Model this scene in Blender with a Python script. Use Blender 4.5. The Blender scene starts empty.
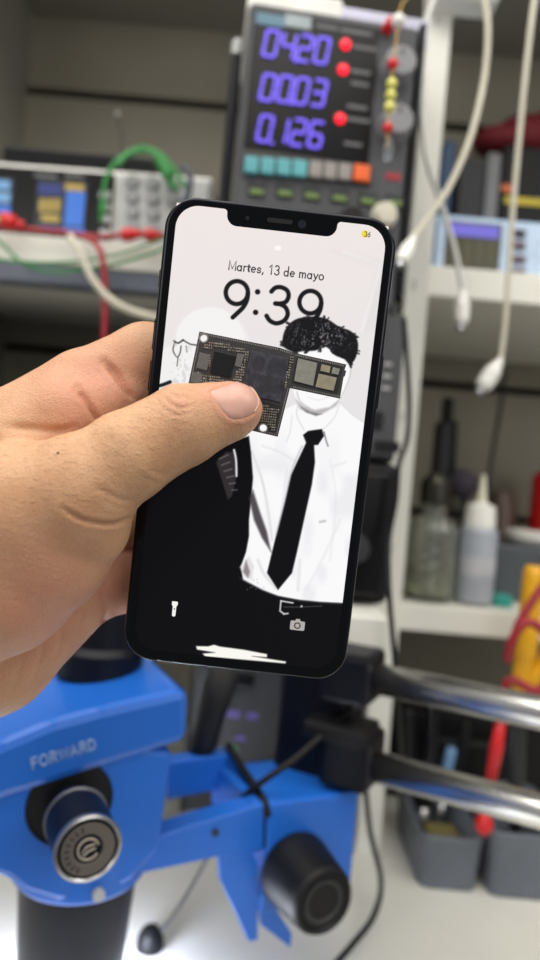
import bpy, bmesh, math, random
import numpy as np
from mathutils import Vector, Matrix, Euler

random.seed(7)
SC = bpy.context.scene
COL = SC.collection
F_PX = 700.0
CAM = Vector((0.0, 0.0, 1.24))
ROLL = math.radians(5.0)
RV = Vector((math.cos(ROLL), 0, math.sin(ROLL)))
UV_ = Vector((-math.sin(ROLL), 0, math.cos(ROLL)))
FV = Vector((0, 1, 0))
CAMM = Matrix(((RV.x, UV_.x, -FV.x, CAM.x), (RV.y, UV_.y, -FV.y, CAM.y), (RV.z, UV_.z, -FV.z, CAM.z), (0, 0, 0, 1)))
DESK_Z = CAM.z - 0.34


def W(px, py, d):
    """world point seen at a pixel, d metres in front of the lens"""
    return CAM + FV * d + RV * ((px - 270) / F_PX * d) - UV_ * ((py - 480) / F_PX * d)


# ------------------------------------------------------------------ materials
def lin(c):
    out = []
    for v in c[:3]:
        v = v / 255.0
        out.append(v / 12.92 if v <= 0.04045 else ((v + 0.055) / 1.055) ** 2.4)
    return tuple(out) + (1.0,)


def mat(name, rgb, rough=0.5, metal=0.0, var=0.08, scale=60.0, bump=0.0, spec=0.5, coat=0.0, aniso=None):
    m = bpy.data.materials.new(name)
    m.use_nodes = True
    nt = m.node_tree
    b = nt.nodes['Principled BSDF']
    base = lin(rgb)
    tc = nt.nodes.new('ShaderNodeTexCoord')
    nz = nt.nodes.new('ShaderNodeTexNoise')
    nz.inputs['Scale'].default_value = scale
    nz.inputs['Detail'].default_value = 4
    nt.links.new(tc.outputs['Object'], nz.inputs['Vector'])
    rp = nt.nodes.new('ShaderNodeValToRGB')
    rp.color_ramp.elements[0].position = 0.3
    rp.color_ramp.elements[1].position = 0.7
    rp.color_ramp.elements[0].color = tuple(max(0, v * (1 - var)) for v in base[:3]) + (1,)
    rp.color_ramp.elements[1].color = tuple(min(1, v * (1 + var)) for v in base[:3]) + (1,)
    nt.links.new(nz.outputs['Fac'], rp.inputs['Fac'])
    nt.links.new(rp.outputs['Color'], b.inputs['Base Color'])
    b.inputs['Roughness'].default_value = rough
    b.inputs['Metallic'].default_value = metal
    b.inputs['Specular IOR Level'].default_value = spec
    b.inputs['Coat Weight'].default_value = coat
    if bump:
        bp = nt.nodes.new('ShaderNodeBump')
        bp.inputs['Strength'].default_value = bump
        bp.inputs['Distance'].default_value = 0.001
        nt.links.new(nz.outputs['Fac'], bp.inputs['Height'])
        nt.links.new(bp.outputs['Normal'], b.inputs['Normal'])
    return m


def glow(name, rgb, strength=1.0):
    m = mat(name, (10, 10, 10), 0.3, var=0.0)
    b = m.node_tree.nodes['Principled BSDF']
    b.inputs['Emission Color'].default_value = lin(rgb)
    b.inputs['Emission Strength'].default_value = strength
    return m


def glass(name, rgb, rough=0.05, ior=1.4):
    m = mat(name, rgb, rough, var=0.03)
    b = m.node_tree.nodes['Principled BSDF']
    b.inputs['Transmission Weight'].default_value = 0.92
    b.inputs['IOR'].default_value = ior
    return m


# ------------------------------------------------------------------ mesh building
class MB:
    def __init__(self):
        self.v = []
        self.f = []
        self.smooth = []

    def add(self, vs, fs, smooth=False):
        n = len(self.v)
        self.v += [Vector(p) for p in vs]
        self.f += [tuple(i + n for i in f) for f in fs]
        self.smooth += [smooth] * len(fs)
        return self

    def bm(self, b, M=None, smooth=False):
        b.verts.index_update()
        vs = [(M @ v.co) if M else v.co.copy() for v in b.verts]
        self.add(vs, [[v.index for v in f.verts] for f in b.faces], smooth)
        b.free()
        return self

    def box(self, c, s, bev=0.0, M=None, seg=2):
        b = bmesh.new()
        bmesh.ops.create_cube(b, size=1.0)
        for v in b.verts:
            v.co = Vector((v.co.x * s[0] + c[0], v.co.y * s[1] + c[1], v.co.z * s[2] + c[2]))
        if bev:
            bev = min(bev, 0.45 * min(s))
            bmesh.ops.bevel(b, geom=list(b.edges), offset=bev, segments=seg, profile=0.5, affect='EDGES')
        return self.bm(b, M)

    def tube(self, pts, r, n=10, caps=True, rb=None):
        """swept tube through points; r a number or a list"""
        P = [Vector(p) for p in pts]
        R = list(r) if hasattr(r, '__len__') else [r] * len(P)
        t0 = (P[1] - P[0]).normalized()
        a = Vector((0, 0, 1)) if abs(t0.z) < 0.9 else Vector((1, 0, 0))
        nrm = t0.cross(a).normalized()
        vs, fs = [], []
        for i, p in enumerate(P):
            t = (P[min(i + 1, len(P) - 1)] - P[max(i - 1, 0)]).normalized()
            nrm = (nrm - t * nrm.dot(t)).normalized()
            bn = t.cross(nrm)
            for k in range(n):
                w = 2 * math.pi * k / n
                vs.append(p + (nrm * math.cos(w) + bn * math.sin(w)) * R[i])
        for i in range(len(P) - 1):
            for k in range(n):
                k2 = (k + 1) % n
                fs.append((i * n + k, i * n + k2, (i + 1) * n + k2, (i + 1) * n + k))
        self.add(vs, fs, True)
        if caps:
            m = len(self.v) - len(vs)
            self.f.append(tuple(m + k for k in reversed(range(n))))
            self.f.append(tuple(m + (len(P) - 1) * n + k for k in range(n)))
            self.smooth += [False, False]
        return self

    def lathe(self, prof, p0, axis, n=32):
        """prof: (radius, height) pairs along axis from p0"""
        ax = Vector(axis).normalized()
        a = Vector((0, 0, 1)) if abs(ax.z) < 0.9 else Vector((1, 0, 0))
        e1 = ax.cross(a).normalized()
        e2 = ax.cross(e1)
        p0 = Vector(p0)
        # sharp edges: split rings so flats stay flat
        for (r0, h0), (r1, h1) in zip(prof[:-1], prof[1:]):
            vs = []
            for r, h in ((r0, h0), (r1, h1)):
                for k in range(n):
                    w = 2 * math.pi * k / n
                    vs.append(p0 + ax * h + (e1 * math.cos(w) + e2 * math.sin(w)) * max(r, 1e-5))
            self.add(vs, [(k, (k + 1) % n, n + (k + 1) % n, n + k) for k in range(n)], True)
        return self

    def prism(self, poly, z0, z1, M=None, bev=0.0):
        """poly: 2D outline, extruded z0..z1 then moved by M"""
        b = bmesh.new()
        vs = [b.verts.new((p[0], p[1], z0)) for p in poly]
        f = b.faces.new(vs)
        r = bmesh.ops.extrude_face_region(b, geom=[f])
        nv = [g for g in r['geom'] if isinstance(g, bmesh.types.BMVert)]
        for v in nv:
            v.co.z = z1
        bmesh.ops.recalc_face_normals(b, faces=list(b.faces))
        if bev:
            bmesh.ops.bevel(b, geom=list(b.edges), offset=bev, segments=2, profile=0.5, affect='EDGES')
        bmesh.ops.triangulate(b, faces=[f for f in b.faces if len(f.verts) > 4])
        return self.bm(b, M)

    def ball(self, c, r, u=20, v=12, M=None):
        b = bmesh.new()
        bmesh.ops.create_uvsphere(b, u_segments=u, v_segments=v, radius=1.0)
        rr = (r, r, r) if not hasattr(r, '__len__') else r
        for w in b.verts:
            w.co = Vector((w.co.x * rr[0] + c[0], w.co.y * rr[1] + c[1], w.co.z * rr[2] + c[2]))
        return self.bm(b, M, True)


def link(name, me, m, parent=None):
    o = bpy.data.objects.new(name, me)
    COL.objects.link(o)
    if m is not None:
        me.materials.append(m)
    if parent is not None:
        o.parent = parent
    return o


def part(name, mb, m, parent=None, world=False):
    """one mesh object; vertices are in the parent's own space unless world=True"""
    vs = mb.v
    if world and parent is not None:
        root = parent
        while root.parent:
            root = root.parent
        inv = (Matrix.Translation(root.location) @ root.rotation_euler.to_matrix().to_4x4()).inverted()
        vs = [inv @ p for p in vs]
    me = bpy.data.meshes.new(name)
    me.from_pydata([tuple(p) for p in vs], [], mb.f)
    me.polygons.foreach_set('use_smooth', mb.smooth)
    me.update()
    return link(name, me, m, parent)


def thing(name, label, cat, loc=(0, 0, 0), rot=(0, 0, 0), group=None):
    o = bpy.data.objects.new(name, None)
    o.empty_display_size = 0.02
    COL.objects.link(o)
    o.location = loc
    o.rotation_euler = rot
    tag(o, label, cat, group)
    return o


def tag(o, label, cat, group=None, kind=None):
    o['label'] = label
    o['category'] = cat
    if group:
        o['group'] = group
    if kind:
        o['kind'] = kind
    return o


def single(name, mb, m, label, cat, group=None, loc=None):
    """a thing that is one mesh, its origin at its base"""
    if loc is None:
        xs = [p.x for p in mb.v]; ys = [p.y for p in mb.v]; zs = [p.z for p in mb.v]
        loc = Vector(((min(xs) + max(xs)) / 2, (min(ys) + max(ys)) / 2, min(zs)))
    loc = Vector(loc)
    mb.v = [p - loc for p in mb.v]
    o = part(name, mb, m)
    o.location = loc
    return tag(o, label, cat, group)


class Frame:
    """a local frame standing in the world: x right, y away, z up"""
    def __init__(self, px, py, d, yaw=0.0):
        self.o = W(px, py, d)
        self.yaw = math.radians(yaw)
        self.M = Matrix.Translation(self.o) @ Matrix.Rotation(self.yaw, 4, 'Z')
        self.I = self.M.inverted()

    def at(self, px, py, y=0.0):
        c = self.I @ CAM
        p = self.I @ W(px, py, 1.0)
        k = (y - c.y) / (p.y - c.y)
        return c + (p - c) * k

    def thing(self, name, label, cat, group=None):
        return thing(name, label, cat, self.o, (0, 0, self.yaw), group)

    def rect(self, mb, x0, y0, x1, y1, ya, yb, bev=0.0):
        """box whose front (local y = ya) covers the pixel rectangle along its mid-lines, running back to yb"""
        l = self.at(x0, (y0 + y1) / 2, ya); r = self.at(x1, (y0 + y1) / 2, ya)
        t = self.at((x0 + x1) / 2, y0, ya); b = self.at((x0 + x1) / 2, y1, ya)
        mb.box(((l.x + r.x) / 2, (ya + yb) / 2, (t.z + b.z) / 2), (abs(r.x - l.x), abs(yb - ya), abs(t.z - b.z)), bev)
        return mb


def smooth_path(pts, n=8):
    P = [Vector(p) for p in pts]
    out = []
    for i in range(len(P) - 1):
        p0 = P[max(i - 1, 0)]; p1 = P[i]; p2 = P[i + 1]; p3 = P[min(i + 2, len(P) - 1)]
        for k in range(n):
            t = k / n
            out.append(0.5 * ((2 * p1) + (p2 - p0) * t + (2 * p0 - 5 * p1 + 4 * p2 - p3) * t * t + (3 * p1 - p0 - 3 * p2 + p3) * t ** 3))
    out.append(P[-1])
    return out


def cable(pixels, d, r, n=10):
    """tube through pixels; each entry (px, py) or (px, py, depth)"""
    pts = [W(p[0], p[1], p[2] if len(p) > 2 else d) for p in pixels]
    return MB().tube(smooth_path(pts, 8), r, n)


M = {}
M['black_plastic'] = mat('black plastic', (15, 15, 18), 0.5, spec=.25)
M['black_gloss'] = mat('glossy black plastic', (8, 8, 11), 0.25, spec=.25)
M['dark_grey'] = mat('dark grey plastic', (44, 45, 48), 0.5, spec=.3)
M['mid_grey'] = mat('mid grey painted metal', (86, 87, 91), 0.45, spec=.3)
M['light_grey'] = mat('light grey plastic', (175, 176, 176), 0.5)
M['white'] = mat('white plastic', (225, 224, 218), 0.45)
M['white_board'] = mat('white laminate', (222, 221, 212), 0.4, var=0.03, scale=15)
M['blue'] = mat('blue enamel', (26, 98, 195), 0.36, var=0.05, scale=20)
M['navy'] = mat('navy black plastic', (9, 11, 22), 0.4, spec=.25)
M['chrome'] = mat('polished steel', (238, 237, 232), 0.27, 1.0, var=0.03)
M['steel'] = mat('brushed steel', (170, 170, 172), 0.3, 1.0)
M['red'] = mat('red plastic', (200, 25, 30), 0.4)
M['dark_red'] = mat('dark red rubber', (150, 28, 42), 0.45)
M['green_wire'] = mat('green insulation', (42, 128, 58), 0.5)
M['yellow'] = mat('yellow grip', (225, 165, 20), 0.45)
M['yellow_bead'] = mat('pale yellow bead', (215, 212, 110), 0.3)
M['cream_cable'] = mat('cream cable sheath', (196, 191, 174), 0.5)
M['white_cable'] = mat('white cable sheath', (206, 206, 200), 0.45)
M['teal'] = mat('teal rubber key', (85, 160, 168), 0.5)
M['grey_key'] = mat('grey rubber key', (140, 134, 130), 0.5)
M['orange'] = mat('orange rubber key', (225, 95, 35), 0.5)
M['pale_blue'] = mat('pale blue casing', (168, 196, 226), 0.45)
M['glass'] = glass('clear jar glass', (236, 240, 230))
M['frosted'] = glass('frosted bottle plastic', (215, 220, 228), 0.45, 1.2)
M['label_grey'] = mat('grey print', (104, 104, 107), 0.6)


# ------------------------------------------------------------------ stroke lettering
def _arc(cx, cy, rx, ry, a0, a1, n=12):
    return [(cx + rx * math.cos(math.radians(a0 + (a1 - a0) * k / n)), cy + ry * math.sin(math.radians(a0 + (a1 - a0) * k / n))) for k in range(n + 1)]


_a = [_arc(.24, .26, .22, .27, 0, 360, 20), [(.46, .54), (.46, 0)]]
_e = [[(.03, .28), (.47, .28)] + _arc(.25, .27, .22, .27, 0, 310, 18)]
_m = [[(.06, .54), (.06, 0)], [(.06, .36)] + _arc(.22, .38, .16, .16, 170, 0, 8) + [(.38, 0)], [(.38, .36)] + _arc(.54, .38, .16, .16, 170, 0, 8) + [(.70, 0)]]
GLYPH = {
    'M': (.88, [[(.08, 0), (.08, 1), (.44, .12), (.80, 1), (.80, 0)]]), 'a': (.58, _a), 'e': (.53, _e), 'm': (.82, _m),
    'r': (.34, [[(.07, .54), (.07, 0)], [(.07, .34)] + _arc(.25, .34, .18, .2, 175, 80, 6)]),
    't': (.34, [[(.15, .74), (.15, .12)] + _arc(.25, .12, .10, .11, 180, 280, 5), [(.02, .54), (.31, .54)]]),
    's': (.48, [_arc(.24, .40, .17, .14, 20, 230, 9) + _arc(.23, .14, .18, .14, 60, -160, 9)]),
    ',': (.26, [[(.12, .06), (.06, -.14)]]), ' ': (.28, []),
    '1': (.52, [[(.10, .78), (.30, 1), (.30, 0)]]),
    '3': (.60, [_arc(.28, .75, .21, .25, 150, -90, 12) + _arc(.28, .25, .24, .27, 85, -155, 12)]),
    '6': (.60, [[(.44, .97), (.22, .68), (.09, .42)], _arc(.29, .29, .22, .29, 0, 360, 18)]),
    'd': (.58, [_arc(.24, .26, .22, .27, 0, 360, 20), [(.46, 1), (.46, 0)]]),
    'y': (.50, [[(.03, .54), (.25, 0)], [(.47, .54), (.25, 0), (.17, -.18), (.06, -.22)]]),
    'o': (.54, [_arc(.27, .27, .24, .28, 0, 360, 20)]),
    'F': (.62, [[(.58, 1), (.08, 1), (.08, 0)], [(.08, .52), (.5, .52)]]),
    'O': (.86, [_arc(.42, .5, .36, .5, 0, 360, 24)]),
    'R': (.70, [[(.08, 0), (.08, 1), (.38, 1)] + _arc(.38, .76, .22, .24, 90, -90, 8) + [(.08, .52)], [(.36, .52), (.62, 0)]]),
    'W': (1.0, [[(.03, 1), (.26, 0), (.5, 1), (.74, 0), (.97, 1)]]),
    'A': (.78, [[(.03, 0), (.38, 1), (.73, 0)], [(.15, .33), (.61, .33)]]),
    'D': (.78, [[(.08, 0), (.08, 1), (.32, 1)] + _arc(.32, .5, .38, .5, 90, -90, 12) + [(.08, 0)]]),
}


def lettering(text, h, w, at, z0, z1, M4=None, gap=.10):
    """ribbon strokes of one cap height h, line width w, centred at `at`"""
    total = sum(GLYPH[c][0] + gap for c in text) - gap
    x = -total / 2
    mb = MB()
    for c in text:
        gw, lines = GLYPH[c]
        for ln in lines:
            P = [Vector(((x + p[0]) * h + at[0], (p[1] - .5) * h + at[1])) for p in ln]
            L, R = [], []
            for i, p in enumerate(P):
                t0 = (P[i] - P[i - 1]).normalized() if i else (P[1] - P[0]).normalized()
                t1 = (P[i + 1] - P[i]).normalized() if i < len(P) - 1 else t0
                t = (t0 + t1)
                t = t.normalized() if t.length > .2 else t1
                k = min(1.6, 1 / max(.3, t.dot(t1)))
                nn = Vector((-t.y, t.x)) * (w / 2 * k)
                e = t * (w / 2 if i == len(P) - 1 else (-w / 2 if i == 0 else 0))
                L.append(p + nn + e); R.append(p - nn + e)
            vs = [(q.x, q.y, z) for z in (z0, z1) for q in L + R]
            n = len(P); fs = []
            for i in range(n - 1):
                fs.append((2 * n + i, 3 * n + i, 3 * n + i + 1, 2 * n + i + 1))
                fs.append((i, i + 1, n + i + 1, n + i))
                fs.append((i, 2 * n + i, 2 * n + i + 1, i + 1))
                fs.append((n + i, n + i + 1, 3 * n + i + 1, 3 * n + i))
            mb.add([M4 @ Vector(v) for v in vs] if M4 else vs, fs)
        x += gw + gap
    return mb
# tuned values
SKIN_A, SKIN_B, SKIN_R = (204, 161, 124), (194, 149, 111), (206, 144, 122)
NAIL_C = (204, 156, 140)
FSTOP = 5.8
WORLD_C, WORLD_S = (236, 240, 250), .28
LIGHTS = [
    ('ceiling_and_fill_lamp', (-.30, .0, 2.5), (-.1, .3, 1.0), 2.2, 1.4, 37, (255, 250, 240)),
    ('ceiling_and_fill_lamp', (1.3, -.1, 2.5), (.1, .5, 1.0), .8, .5, 8, (255, 252, 245)),
    ('ceiling_and_fill_lamp', (-1.3, -1.6, 1.85), (0, .8, 1.2), 1.2, .8, 11, (255, 250, 240)),  # added fill from behind the camera to brighten the bays, no ceiling fitting
    ('ceiling_and_fill_lamp', (1.3, -1.6, 1.75), (0, .8, 1.1), 1.2, .8, 11, (255, 250, 240)),  # its right-hand partner, likewise an added fill below ceiling height
]
RING_W = 1.6
# ================================================================== the phone
PH_R = Matrix(((0.99381476, 0.11096992, -0.00423066), (-0.11101197, 0.99174441, -0.06418236), (-0.00292658, 0.06425503, 0.99792922)))
PH_T = Vector((-4.19573, 12.3604, -236.2407)) * 0.001
PH_M = CAMM @ (Matrix.Translation(PH_T) @ PH_R.to_4x4())
PH_I = PH_M.inverted()
PW, PHH, PT = 0.0774, 0.1575, 0.0081      # width, height, thickness; glass face at local z = 0


def ph(px, py, z=0.0):
    """pixel -> point on a plane of the phone (local metres)"""
    c = PH_I @ CAM
    p = PH_I @ W(px, py, 1.0)
    k = (z - c.z) / (p.z - c.z)
    q = c + (p - c) * k
    return (q.x, q.y)


_Rn = np.array(PH_R); _Tn = np.array(PH_T)


def ph_to_px(xy):
    X = np.concatenate([xy, np.zeros((len(xy), 1))], 1) @ _Rn.T + _Tn
    return np.stack([270 + F_PX * X[:, 0] / -X[:, 2], 480 - F_PX * X[:, 1] / -X[:, 2]], 1)


def rrect(x0, y0, x1, y1, r, n=12):
    out = []
    for cx, cy, a0 in ((x1 - r, y1 - r, 0), (x0 + r, y1 - r, 90), (x0 + r, y0 + r, 180), (x1 - r, y0 + r, 270)):
        for k in range(n + 1):
            a = math.radians(a0 + 90 * k / n)
            out.append((cx + r * math.cos(a), cy + r * math.sin(a)))
    return out


def curve_plate(name, loops, z0, z1, m, parent, bevel=0.0):
    """flat plate with holes: first loop outside, others cut out"""
    cu = bpy.data.curves.new(name, 'CURVE')
    cu.dimensions = '2D'
    cu.fill_mode = 'BOTH'
    for lp in loops:
        s = cu.splines.new('POLY')
        s.points.add(len(lp) - 1)
        for p, q in zip(s.points, lp):
            p.co = (q[0], q[1], 0, 1)
        s.use_cyclic_u = True
    cu.extrude = (z1 - z0) / 2
    tmp = bpy.data.objects.new('tmp', cu)
    COL.objects.link(tmp)
    dg = bpy.context.evaluated_depsgraph_get()
    me = bpy.data.meshes.new_from_object(tmp.evaluated_get(dg))
    bpy.data.objects.remove(tmp)
    me.name = name
    for v in me.vertices:
        v.co.z += (z0 + z1) / 2
    me.materials.clear()
    return link(name, me, m, parent)


phone = thing('phone', 'black smartphone with a lit lock screen, held upright in the left hand', 'phone')
phone.matrix_world = PH_M
hw, hh = PW / 2, PHH / 2
# frame: lofted rounded band
M['phone_frame'] = mat('phone steel band', (34, 35, 40), 0.18, 0.85, var=0.04)
M['phone_glass'] = mat('black bezel glass', (7, 8, 11), 0.1, var=0.0, spec=0.2)
prof = [(0.0016, 0.0), (0.0009, 0.00005), (0.0003, -0.0006), (0.0, -0.0017), (-0.0002, -0.004), (0.0, -0.0064), (0.0005, -0.0075), (0.0014, -0.0081)]
mb = MB()
rings = [[(x, y, z) for x, y in rrect(-hw + i, -hh + i, hw - i, hh - i, 0.0105 - i, 14)] for i, z in prof]
n = len(rings[0])
mb.add([p for r in rings for p in r], [(i * n + k, i * n + (k + 1) % n, (i + 1) * n + (k + 1) % n, (i + 1) * n + k) for i in range(len(rings) - 1) for k in range(n)], True)
frame_o = part('metal_frame', mb, M['phone_frame'], phone)
mb = MB().prism(rrect(-hw + .0014, -hh + .0014, hw - .0014, hh - .0014, .0091, 14), -.0081, -.0076)
part('back_cover', mb, M['black_gloss'], phone)
mb = MB().box((-.0215, .0605, -.0089), (.024, .026, .0016), .0006)
cam_o = part('camera_bump', mb, M['black_gloss'], phone)
for sx, sy in ((-.0275, .066), (-.0275, .054), (-.0155, .060)):
    part('lens', MB().lathe([(.0047, -.0097), (.0047, -.0107), (.0039, -.0109), (.0, -.0108)], (sx, sy, 0), (0, 0, 1), 20), M['phone_glass'], cam_o)
# side buttons on the left edge
for y0, y1 in ((.0485, .0545), (.0275, .038), (.0135, .024)):
    part('side_button', MB().box((-hw - .0001, (y0 + y1) / 2, -.004), (.0010, y1 - y0, .0026), .0004), M['phone_frame'], phone)
part('side_button', MB().box((hw + .0001, .025, -.004), (.0010, .018, .0026), .0004), M['phone_frame'], phone)

# bezel glass with the display opening and the notch
def disp_outline():
    x0, x1, y0, y1 = -hw + .0038, hw - .0038, -hh + .0040, hh - .0030
    nw, nd, r = .0183, .0052, .0075
    o = []
    def arc(cx, cy, r, a0, a1, n=10):
        for k in range(n + 1):
            a = math.radians(a0 + (a1 - a0) * k / n)
            o.append((cx + r * math.cos(a), cy + r * math.sin(a)))
    arc(x1 - r, y1 - r, r, 0, 90)
    arc(nw + .0012, y1 - .0012, .0012, 90, 180, 5)
    arc(nw - .0035, y1 - nd + .0035, .0035, 0, -90, 8)
    arc(-nw + .0035, y1 - nd + .0035, .0035, -90, -180, 8)
    arc(-nw - .0012, y1 - .0012, .0012, 0, 90, 5)
    arc(x0 + r, y1 - r, r, 90, 180)
    arc(x0 + r, y0 + r, r, 180, 270)
    arc(x1 - r, y0 + r, r, 270, 360)
    return o
bez = curve_plate('bezel_glass', [rrect(-hw + .0016, -hh + .0016, hw - .0016, hh - .0016, .0089, 14), disp_outline()], -.0005, .00004, M['phone_glass'], phone)
M['sensor'] = mat('front sensor glass', (28, 30, 40), 0.1, var=0.0)
M['slot'] = mat('speaker mesh', (3, 3, 4), 0.8)
part('speaker_slot', MB().prism(rrect(-.0050, hh - .0057, .0035, hh - .0042, .0007, 6), .00005, .00012), M['slot'], bez)
part('front_camera', MB().lathe([(.0014, .00005), (.0014, .00013), (.0, .00013)], (.0067, hh - .0052, 0), (0, 0, 1), 20), M['sensor'], bez)
part('front_sensor', MB().lathe([(.0007, .00005), (.0007, .00013), (.0, .00013)], (-.0115, hh - .0052, 0), (0, 0, 1), 16), M['sensor'], bez)

# ---- the picture on the display: colours per vertex of a fine grid
def poly_sd(P, poly):
    """signed distance (negative inside) of points P to polygon"""
    P = np.asarray(P, float); V = np.asarray(poly, float)
    d = np.full(len(P), 1e9); s = np.ones(len(P))
    j = len(V) - 1
    for i in range(len(V)):
        e = V[j] - V[i]; w = P - V[i]
        t = np.clip((w @ e) / max(e @ e, 1e-12), 0, 1)
        b = w - np.outer(t, e)
        d = np.minimum(d, (b ** 2).sum(1))
        c1 = P[:, 1] >= V[i][1]; c2 = P[:, 1] < V[j][1]; c3 = e[0] * w[:, 1] > e[1] * w[:, 0]
        flip = (c1 & c2 & c3) | (~c1 & ~c2 & ~c3)
        s = np.where(flip, -s, s)
        j = i
    return s * np.sqrt(d)


def line_d(P, pts):
    P = np.asarray(P, float)
    d = np.full(len(P), 1e9)
    for a, b in zip(pts[:-1], pts[1:]):
        a = np.array(a, float); b = np.array(b, float)
        e = b - a; w = P - a
        t = np.clip((w @ e) / max(e @ e, 1e-12), 0, 1)
        d = np.minimum(d, ((w - np.outer(t, e)) ** 2).sum(1))
    return np.sqrt(d)


def spline2(pts, closed=False, n=6):
    P = [np.array(p, float) for p in pts]
    out = []
    N = len(P)
    for i in range(N if closed else N - 1):
        g = (lambda k: P[k % N]) if closed else (lambda k: P[min(max(k, 0), N - 1)])
        p0, p1, p2, p3 = g(i - 1), g(i), g(i + 1), g(i + 2)
        for k in range(n):
            t = k / n
            out.append(0.5 * (2 * p1 + (p2 - p0) * t + (2 * p0 - 5 * p1 + 4 * p2 - p3) * t * t + (3 * p1 - p0 - 3 * p2 + p3) * t ** 3))
    if not closed:
        out.append(P[-1])
    return out


_rng = np.random.RandomState(3)
_T = _rng.rand(256, 256)


def vnoise(x, y):
    xi = np.floor(x).astype(int); yi = np.floor(y).astype(int)
    fx = x - xi; fy = y - yi
    fx = fx * fx * (3 - 2 * fx); fy = fy * fy * (3 - 2 * fy)
    g = lambda a, b: _T[a % 256, b % 256]
    return (g(xi, yi) * (1 - fx) + g(xi + 1, yi) * fx) * (1 - fy) + (g(xi, yi + 1) * (1 - fx) + g(xi + 1, yi + 1) * fx) * fy


cell = .00021
gx = np.arange(-hw + .0034, hw - .0034 + cell / 2, cell)
gy = np.arange(-hh + .0036, hh - .0026 + cell / 2, cell)
GX, GY = np.meshgrid(gx, gy)
loc = np.stack([GX.ravel(), GY.ravel()], 1)
PX = ph_to_px(loc)
X, Y = PX[:, 0], PX[:, 1]
img = np.empty((len(PX), 3))
g = np.clip((Y - 210) / 220, 0, 1)[:, None]
img[:] = np.array([240, 231, 228]) * (1 - g) + np.array([231, 228, 230]) * g


def over(rgb, a):
    global img
    a = np.clip(a, 0, 1)[:, None]
    img = img * (1 - a) + np.array(rgb, float) * a


def fill(poly, rgb, soft=0.6, op=1.0, closed_spline=False):
    if closed_spline:
        poly = spline2(poly, True)
    over(rgb, op * np.clip(0.5 - poly_sd(PX, poly) / (2 * soft), 0, 1))


def stroke(pts, w, rgb, soft=0.6, op=1.0, sm=True):
    if sm:
        pts = spline2(pts)
    over(rgb, op * np.clip(0.5 - (line_d(PX, pts) - w / 2) / (2 * soft), 0, 1))


# soft pale marks of the backdrop, upper right
stroke([(343, 252), (372, 262), (380, 268), (374, 290), (362, 330)], 3.0, (246, 242, 240), 1.5)
fill([(330, 250), (392, 262), (385, 330), (362, 332), (378, 268)], (226, 222, 222), 4, .6)
# the bald head on the left, with glasses and an ear
fill([(174, 345), (178, 325), (192, 311), (212, 306), (232, 313), (245, 330), (249, 352), (246, 400), (180, 400), (176, 370)], (248, 246, 246), 2.2, .75, closed_spline=True)
stroke([(174, 345), (178, 325), (192, 311), (212, 306), (232, 313), (243, 327), (247, 345)], 1.0, (232, 227, 226), 1.4, .7)
fill([(150, 352), (176, 344), (190, 350), (186, 400), (150, 400)], (244, 241, 241), 2.0, .8)
for pts, w in (([(174, 341), (178, 343), (183, 340)], 1.8), ([(183, 340), (190, 344), (196, 345)], 1.4), ([(175, 342), (173, 350), (177, 357), (180, 353), (181, 346)], 1.2), ([(178, 357), (177, 366)], .9), ([(186, 346), (187, 352)], .8)):
    stroke(pts, w, (52, 48, 50), .6, .85)
over((205, 200, 202), .55 * np.clip((vnoise(X / 2.2, Y / 3.1) - .55) * 4, 0, 1) * np.clip(.5 - poly_sd(PX, [(172, 340), (190, 345), (188, 400), (168, 400)]) / 6, 0, 1))
stroke([(150, 388), (162, 385), (170, 382)], 3.5, (25, 24, 27), .8)
# clock
CK = (24, 22, 24)
def digit(cx, cy, sc, kind):
    a = math.radians(7.0)
    def q(x, y):
        return (cx + sc * (x * math.cos(a) - y * math.sin(a)), cy + sc * (x * math.sin(a) + y * math.cos(a)))
    if kind == '9':
        loop = [q(.30 * math.cos(t), -.19 + .31 * math.sin(t)) for t in np.linspace(0, 2 * math.pi, 30)]
        stroke(loop, 4.4, CK, .55, sm=False)
        tail = [q(.30, -.20), q(.295, -.02), q(.22, .18), q(.08, .36), q(-.03, .49)]
        stroke(tail, 4.4, CK, .55)
    else:
        t1 = [q(-.25 + .03, -.35), q(-.13, -.46), q(.02, -.495), q(.19, -.43), q(.25, -.28), q(.19, -.12), q(.02, -.05), q(-.08, -.045)]
        stroke(t1, 4.4, CK, .55)
        t2 = [q(-.05, -.045), q(.06, -.04), q(.21, .03), q(.285, .20), q(.21, .38), q(.02, .475), q(-.16, .43), q(-.27, .31)]
        stroke(t2, 4.4, CK, .55)
digit(236.0, 299.5, 37, '9')
digit(278.0, 305.5, 37.5, '3')
digit(309.5, 309.0, 36.5, '9')
for c in ((257.6, 291.8), (255.6, 312.3)):
    over(CK, np.clip(.5 - (np.hypot(X - c[0], Y - c[1]) - 2.7) / 1.1, 0, 1))
# the man on the right: shirt, face, neck, hair, tie
fill([(228, 470), (236, 428), (258, 420), (284, 410), (300, 402), (338, 400), (352, 414), (372, 428), (380, 440), (360, 640), (220, 640)], (250, 249, 250), 1.0)
stroke([(338, 400), (352, 414), (372, 428)], 1.0, (214, 211, 212), 1.0, .8)
fill([(287, 348), (296, 340), (345, 350), (350, 362), (347, 385), (340, 402), (326, 414), (308, 412), (296, 398), (289, 372)], (251, 250, 250), .9, closed_spline=True)
fill([(345, 362), (351, 362), (350, 380), (346, 386)], (249, 248, 248), 1.0)
stroke([(351, 362), (350, 376), (346, 387), (341, 398)], 1.0, (200, 196, 196), 1.0)
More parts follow.
